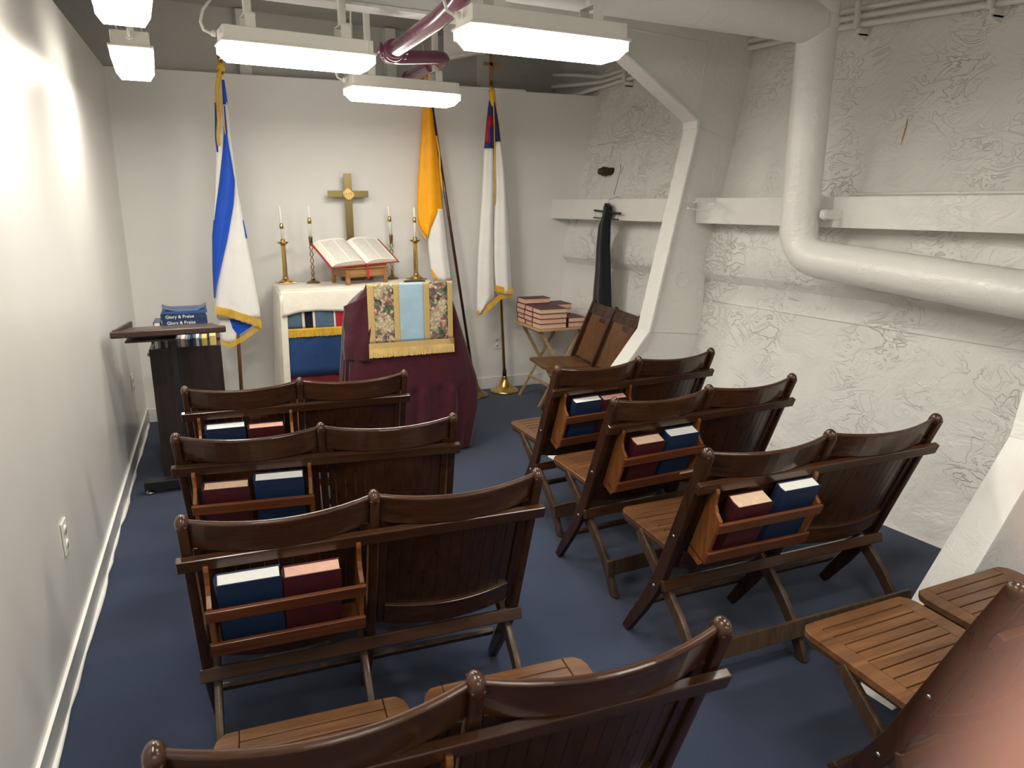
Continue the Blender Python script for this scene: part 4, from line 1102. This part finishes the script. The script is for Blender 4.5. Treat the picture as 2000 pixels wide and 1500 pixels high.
for i, (x, y, r) in enumerate(((-.12, .95, 93), (1.25, .95, 6), (2.1, .2, 6), (.35, -.85, 6), (1.75, -1.3, 6))):
    fixture(x, y, 2.14, r, 'lit ceiling light behind the viewer, outside the photo, number %s' % ('one two three four five'.split()[i]), 'ceiling lights behind the viewer')

# ---------------------------------------------------------------- pipes
def smooth_path(P, rad, n=7):
    P = [Vector(p) for p in P]; out = [P[0]]
    for i in range(1, len(P)-1):
        a, c = (P[i-1]-P[i]), (P[i+1]-P[i]); r = min(rad, a.length*.48, c.length*.48)
        A, Cc = P[i]+a.normalized()*r, P[i]+c.normalized()*r
        for k in range(n+1):
            s = k/n; out.append(A*(1-s)**2 + P[i]*2*s*(1-s) + Cc*s*s)
    return out+[P[-1]]
PX, PY = 2.835, 3.01
p1, p2 = on(1450, 37, 2, 2.40), on(1050, -25, 2, 2.40)
dirL = Vector((p2.x-p1.x, p2.y-p1.y, 0)).normalized()
t = thing('wall_pipe', 'thick white lagged pipe coming down the hull side and turning towards the viewer', 'pipe', (PX, PY, 0))
O = Vector((PX, PY, 0))
path = smooth_path([(PX, PY, 2.9), (PX, PY, 1.285), (2.915, 1.86, 1.205), (3.05, -.2, 1.12)], .17)
dense = []
for a, c in zip(path, path[1:]):
    m = max(1, int((c-a).length/.05)); dense += [a+(c-a)*k/m for k in range(m)]
dense.append(path[-1]); rg = random.Random(9)
b = one('pipe'); b.tube([p-O for p in dense], [.094+rg.uniform(-.0012, .0012)+(.004 if abs((p-Vector((PX, PY, 1.42))).length) < .03 else 0) for p in dense], 32); b.build('riser', t)
b = one('pipe'); st = Vector((PX, PY, 2.405)); q = [st+dirL*s-O for s in [0.0, .05, .1]+[.2+i*.2 for i in range(20)]]
b.tube([v for v in q if (v+O).x > -.4], .096, 32); b.ell(st-O, (.10, .10, .10), 24, 14); b.build('branch', t)
b = one('rib'); br = Vector((hull_x(PY, 1.5)-.215, PY-.115, 1.497))
b.box((br.x-O.x-.03, PY-.13-O.y, 1.497), (.13, .012, .045), Matrix.Rotation(R(8), 3, 'Z'))
b.lathe([(.026, 0), (.026, .012), (.018, .014), (.018, .022), (.001, .022)], (PX-O.x+.035, -.125, 1.497), 16, Matrix(((1,0,0),(0,0,-1),(0,1,0)))); b.build('clamp', t, bevel=.002)

pp = [CAM+ray(935, -95)*2.45, CAM+ray(905, -10)*2.7, CAM+ray(862, 33)*2.95, CAM+ray(750, 112)*3.85, CAM+ray(872, 113)*4.15, CAM+ray(796, 153)*4.95]
pth = smooth_path(pp, .10, 6)
t = thing('plum_pipe', 'plum-coloured pipe zigzagging under the ceiling between the lights', 'pipe', pp[3])
b = one('purple'); b.tube([p-pp[3] for p in pth], .0385, 22); b.build('pipe_run', t)
d = (pp[3]-pp[2]).normalized(); q = d.to_track_quat('Z', 'Y').to_matrix()
b = one('purple'); b.lathe([(.040, -.04), (.052, -.038), (.054, -.02), (.046, -.012), (.046, .012), (.054, .02), (.052, .038), (.040, .04)], -d*.20, 24, q)
sd = q @ Vector((1, 0, 0))
for s in (-1, 1):
    c = -d*.20+sd*s*.062; b.box(c, (.030, .024, .05), q); b.tube([c-q@Vector((0, .035, 0)), c+q@Vector((0, .035, 0))], .008, 8)
b.build('coupling', t, bevel=.002)
d2 = (pp[5]-pp[4]).normalized(); q2 = d2.to_track_quat('Z', 'Y').to_matrix()
b = one('purple'); b.lathe([(.039, -.03), (.044, -.03), (.044, .03), (.039, .03)], d2*.32+pp[4]-pp[3], 22, q2); b.lathe([(.039, -.02), (.045, -.02), (.045, .012), (.039, .012)], pp[5]-pp[3], 22, q2); b.build('collar', t)

# conduits clipped along the top of the hull
ck = [(1.0, 2.34), (2.4, 2.425), (3.35, 2.495), (4.4, 2.505), (5.3, 2.49), (5.85, 2.46)]
for i, (dz, nm) in enumerate(((0, 'lowest'), (.042, 'middle'), (.084, 'topmost'))):
    P = []
    for k in range(30):
        y = -1.0+k*(6.5/29); z = interp(ck, y)[0]+dz; P.append((hull_x(y, z)-.055, y, z))
    z = interp(ck, 5.6)[0]+dz
    P += [(hull_x(5.62, z)-.07-.05*(2-i)*0, 5.62, z), (hull_x(5.75, z)-.14-.02*i, 5.78, z-.03+.03*i), (hull_x(5.9, z)-.32, 5.92, z-.06+.05*i)]
    o = one('pipe').tube(P, .0155, 12).build('conduit'); tag(o, '%s of the three thin white conduits along the top of the hull wall' % nm, 'conduit', 'conduits along the hull')
t = thing('conduit_bracket', 'x', 'bracket'); bpy.data.objects.remove(t)
for i, (y, w_) in enumerate(((1.75, 'furthest right'), (2.52, 'second from the right'), (3.22, 'just behind the vertical pipe'), (3.62, 'left of the vertical pipe'), (4.75, 'right one beyond the frame'), (5.25, 'left one beyond the frame'))):
    z = interp(ck, y)[0]; x = hull_x(y, z)
    b = one('rib'); b.bx(-.10, -.078, -.012, .012, -.025, .11); b.bx(-.078, .012, -.012, .012, -.060, -.020); b.hexa([(-.09, -.012, -.06), (.02, -.012, -.10), (.02, .012, -.10), (-.09, .012, -.06), (-.09, -.012, -.045), (.02, -.012, -.045), (.02, .012, -.045), (-.09, .012, -.045)])
    o = b.build('conduit_bracket', bevel=.003); o.location = (x, y, z); tag(o, 'white bracket under the conduits on the hull wall, %s' % w_, 'bracket', 'conduit brackets')

# ---------------------------------------------------------------- hull fittings
p = Vector((hull_x(5.27, 1.80), 5.27, 1.80))
t = thing('pipe_plug', 'old bronze screw plug sticking out of the hull wall above the black garment', 'plug', p)
q = Matrix(((0,0,-1),(0,1,0),(1,0,0))); q = Matrix.Rotation(R(-20), 3, 'Z') @ q
b = one('bronze'); b.lathe([(.030, -.02), (.030, .035), (.036, .037), (.036, .046), (.030, .048)], n=20, ax=q); b.build('collar', t)
b = one('bronze'); b.lathe([(.0375, .048), (.0375, .078), (.030, .084), (.020, .112)], n=8, ax=q); b.build('cap', t, bevel=.002)
b = one('bronze'); b.lathe([(.014, .085), (.014, .098), (.009, .102)], n=6, ax=q); b.build('nut', t)
b = one('scuff')
for pts_ in ([(5.17, 1.85), (5.155, 1.80), (5.16, 1.72), (5.165, 1.62)], [(5.13, 1.83), (5.14, 1.78)]):
    b.tube([(hull_x(y, z)-.0015, y, z) for y, z in pts_], .0028, 6)
trim(b)
b = one('rust'); pp_ = []
P0 = None
def hull_hit(u, v):
    d = ray(u, v); t_ = 2.0
    for _ in range(60):
        q_ = CAM+d*t_; e_ = hull_x(q_.y, q_.z)-q_.x; t_ += e_/(d.x-SK*d.y+1e-6)*.9 if abs(e_) > 1e-5 else 0
    return CAM+d*t_
b.tube([hull_hit(u, v)-Vector((.0005, 0, 0)) for u, v in ((1773, 232), (1770, 248), (1764, 268), (1760, 284))], [.002, .004, .004, .001], 6); trim(b)

# small channel brackets welded to the frame
t = thing('frame_bracket', 'small white channel bracket on the frame beside the hull shelf', 'bracket', on(1368, 395, 1, 3.74))
b = one('rib'); b.box((.03, 0, 0), (.15, .03, .004)); b.box((.03, -.015, .012), (.15, .004, .026)); b.build('channel', t, bevel=.001)
b = one('rib'); b.box((.0, 0.02, -.045), (.15, .012, .006), Matrix.Rotation(R(8), 3, 'Y')); b.build('rod', t)

# garment on a clip hanger
def yS(u, v, dy=0):                 # vertical plane just inboard of the shelf face
    d = ray(u, v); x0 = hull_x(YB, 1.5)-.250-dy
    return CAM + d*((x0-SK*YB-CAM.x+SK*CAM.y)/(d.x-SK*d.y))
rows_ = [(397, 1186, 1190), (402, 1182, 1194), (410, 1180.5, 1195.5), (420, 1179, 1194), (432, 1175, 1191.5), (440, 1170.5, 1191.5), (483, 1166, 1190.5), (527, 1164, 1192), (571, 1160, 1193), (600, 1158.5, 1194)]
t = thing('hanging_garment', 'black garment hanging folded on a clip hanger from the hull shelf', 'garment', yS(1188, 400))
b = MB(); panel(b, 'fblack', yS, rows_, .03, 10, 8, .006); panel(b, 'fblack', lambda u, v, dy=0: yS(u, v, -.012), rows_, -.004, 8, 10, .002)
for v in b.bm.verts: v.co -= Vector(t.location)
b.build('folded_cloth', t, solid=.004, recalc=False)
b = one('black')
for (u0, v0, u1, v1, rr_) in ((1161, 411, 1212, 417, .008), (1159, 425, 1208, 429, .005)):
    b.tube([yS(u0, v0)-Vector(t.location), yS(u1, v1)-Vector(t.location)], rr_, 10)
b.build('hanger_bar', t)
b = one('steel'); P = [yS(u, v)-Vector(t.location) for u, v in ((1163, 412), (1163, 426))]; b.tube(P, .002, 6); P = [yS(u, v)-Vector(t.location) for u, v in ((1207, 415), (1206, 428))]; b.tube(P, .002, 6)
hk = [yS(u, v)-Vector(t.location) for u, v in ((1188, 400), (1188, 393))]
ys_ = yS(1188, 396).y; sx_ = hull_x(ys_, 1.58)-.211
b.tube([hk[0], hk[1], hk[1]+Vector((.005, 0, .01)), Vector((sx_+.02-t.location.x, 0, 1.60-t.location.z)), Vector((sx_+.05-t.location.x, 0, 1.585-t.location.z))], .0022, 8); b.build('hook', t)

# sockets
def outlet(lab, loc, rz):
    t = thing('wall_outlet', lab, 'outlet', loc, rz, None)
    b = one('plastic'); b.bx(-.036, .036, -.005, 0, -.058, .058); b.build('cover_plate', t, bevel=.002)
    for dz in (-.026, .026):
        b = one('plastic'); b.lathe([(.016, 0), (.0155, .003), (.001, .003)], (0, -.005, dz), 18, Matrix(((1,0,0),(0,0,-1),(0,1,0))))
        b.use('darkslot'); b.bx(-.007, -.005, -.0085, -.0078, dz-.004, dz+.005); b.bx(.005, .007, -.0085, -.0078, dz-.004, dz+.005); b.bx(-.002, .002, -.0085, -.0078, dz-.010, dz-.006)
        b.build('socket', t)
p = on(970, 668, 1, YB); outlet('white double wall outlet low on the back wall beside the brass flag pole', (p.x, YB-.001, p.z), 0)
p = on(125, 1048, 0, -.56); outlet('white double wall outlet on the left wall nearest the viewer', (-.559, p.y, p.z), PI/2)
p = on(258, 748, 0, -.56); outlet('white double wall outlet on the left wall beside the dark bookcase', (-.559, p.y, p.z), PI/2)

# ---------------------------------------------------------------- the photographer's hand at the lens
tip = CAM + ray(1988, 1460)*.012
def Wd(r, u, f): return _R*r + _U*u + _F*f
hand = thing('person', 'person holding the camera, only a pink blurred fingertip showing at the bottom right corner', 'person', tip)
verts, edges, rad = [], [], []
def add(p, r, prev=None):
    verts.append(p); rad.append(r); i = len(verts)-1
    if prev is not None: edges.append((prev, i))
    return i
wr = Wd(.085, -.115, -.10)
w0 = add(wr, .026); arm = add(wr+Wd(.06, -.13, -.06), .034, w0); arm2 = add(wr+Wd(.12, -.26, -.12), .040, arm)
pm = add(wr+Wd(-.005, .045, .012), .030, w0)
kn = [Wd(.062, -.030, -.052), Wd(.077, -.042, -.046), Wd(.090, -.056, -.042), Wd(.100, -.072, -.042)]
for j, k_ in enumerate(kn):
    a = add(k_, (.0125, .0125, .012, .011)[j], pm)
    if j == 0:
        m1 = add(Wd(.040, -.022, -.022), .0098, a); m2 = add(Wd(.019, -.012, -.005), .0100, m1); add(Wd(0, 0, 0), .0105, m2)
    else:
        d1 = Wd(-.020, .004, .030); d2_ = Wd(-.028, -.010, .006); s = (1, 1.02, .95, .8)[j]
        m1 = add(k_+d1*s, .0098-.0004*j, a); m2 = add(k_+(d1+d2_)*s, .009-.0004*j, m1); add(k_+(d1+d2_*1.5+Wd(-.004, -.012, -.006))*s, .0078-.0003*j, m2)
th0 = add(wr+Wd(-.030, .035, -.004), .016, w0); th1 = add(th0 and (wr+Wd(-.052, .066, -.012)), .0118, th0); add(wr+Wd(-.058, .094, -.010), .0098, th1)
me = bpy.data.meshes.new('hand'); me.from_pydata([tuple(v) for v in verts], edges, [])
hm = bpy.data.objects.new('hand', me); C.objects.link(hm); hm.parent = hand; me.materials.append(M['skin'])
sk = hm.modifiers.new('skin', 'SKIN'); sk.use_smooth_shade = True; sk.branch_smoothing = .6
sv = me.skin_vertices[0].data
for i, r in enumerate(rad): sv[i].radius = (r, r); sv[i].use_root = (i == 0)
ss = hm.modifiers.new('sub', 'SUBSURF'); ss.levels = 2; ss.render_levels = 3
b = one('nail'); b.ell(Wd(.012, .0015, .0072), (.0055, .0055, .0016), 12, 7); b.build('fingernail', hand)
b = one('fblack'); P = [wr+Wd(.015, -.033, -.015), wr+Wd(.06, -.13, -.06), wr+Wd(.125, -.27, -.125)]; b.tube(P, [.034, .042, .05], 20); b.build('sleeve', hand)

ph = thing('phone', 'unseen phone behind the camera, added to shade the fingertip', 'phone', CAM)  # out of view, added to keep the rear lights off the fingertip
b = one('black'); q = Matrix((_R, _U, _F)).transposed()
b.box(Wd(-.048, -.014, -.0105), (.150, .074, .008), q); b.build('body', ph, bevel=.003)
b = one('darkslot'); b.lathe([(.009, -.0066), (.009, -.0052), (.007, -.0050)], (0, 0, 0), 24, q); b.build('lens_ring', ph)
# ---------------------------------------------------------------- camera, world, view
cd = bpy.data.cameras.new('camera'); cam = bpy.data.objects.new('camera', cd); C.objects.link(cam)
cd.sensor_fit = 'HORIZONTAL'; cd.sensor_width = 36; cd.lens = F_PX/2000*36; cd.clip_start = .002; cd.clip_end = 60
cam.matrix_world = Matrix(((_R.x, _U.x, -_F.x, 0), (_R.y, _U.y, -_F.y, 0), (_R.z, _U.z, -_F.z, EYE), (0, 0, 0, 1)))
cd.dof.use_dof = True; cd.dof.focus_distance = 2.6; cd.dof.aperture_fstop = cd.lens/3.0
bpy.context.scene.camera = cam
w = bpy.data.worlds.new('world'); bpy.context.scene.world = w; w.use_nodes = True
w.node_tree.nodes['Background'].inputs[0].default_value = (.8, .78, .74, 1); w.node_tree.nodes['Background'].inputs[1].default_value = .02
vs = bpy.context.scene.view_settings; vs.view_transform = 'Standard'; vs.look = 'None'; vs.gamma = 1; vs.exposure = 0.21
sc = bpy.context.scene; sc.cycles.max_bounces = 8; sc.cycles.adaptive_threshold = .025; sc.cycles.diffuse_bounces = 5; sc.cycles.glossy_bounces = 3; sc.cycles.caustics_reflective = False; sc.cycles.caustics_refractive = False
bpy.context.scene.display_settings.display_device = 'sRGB'
bpy.context.view_layer.update()
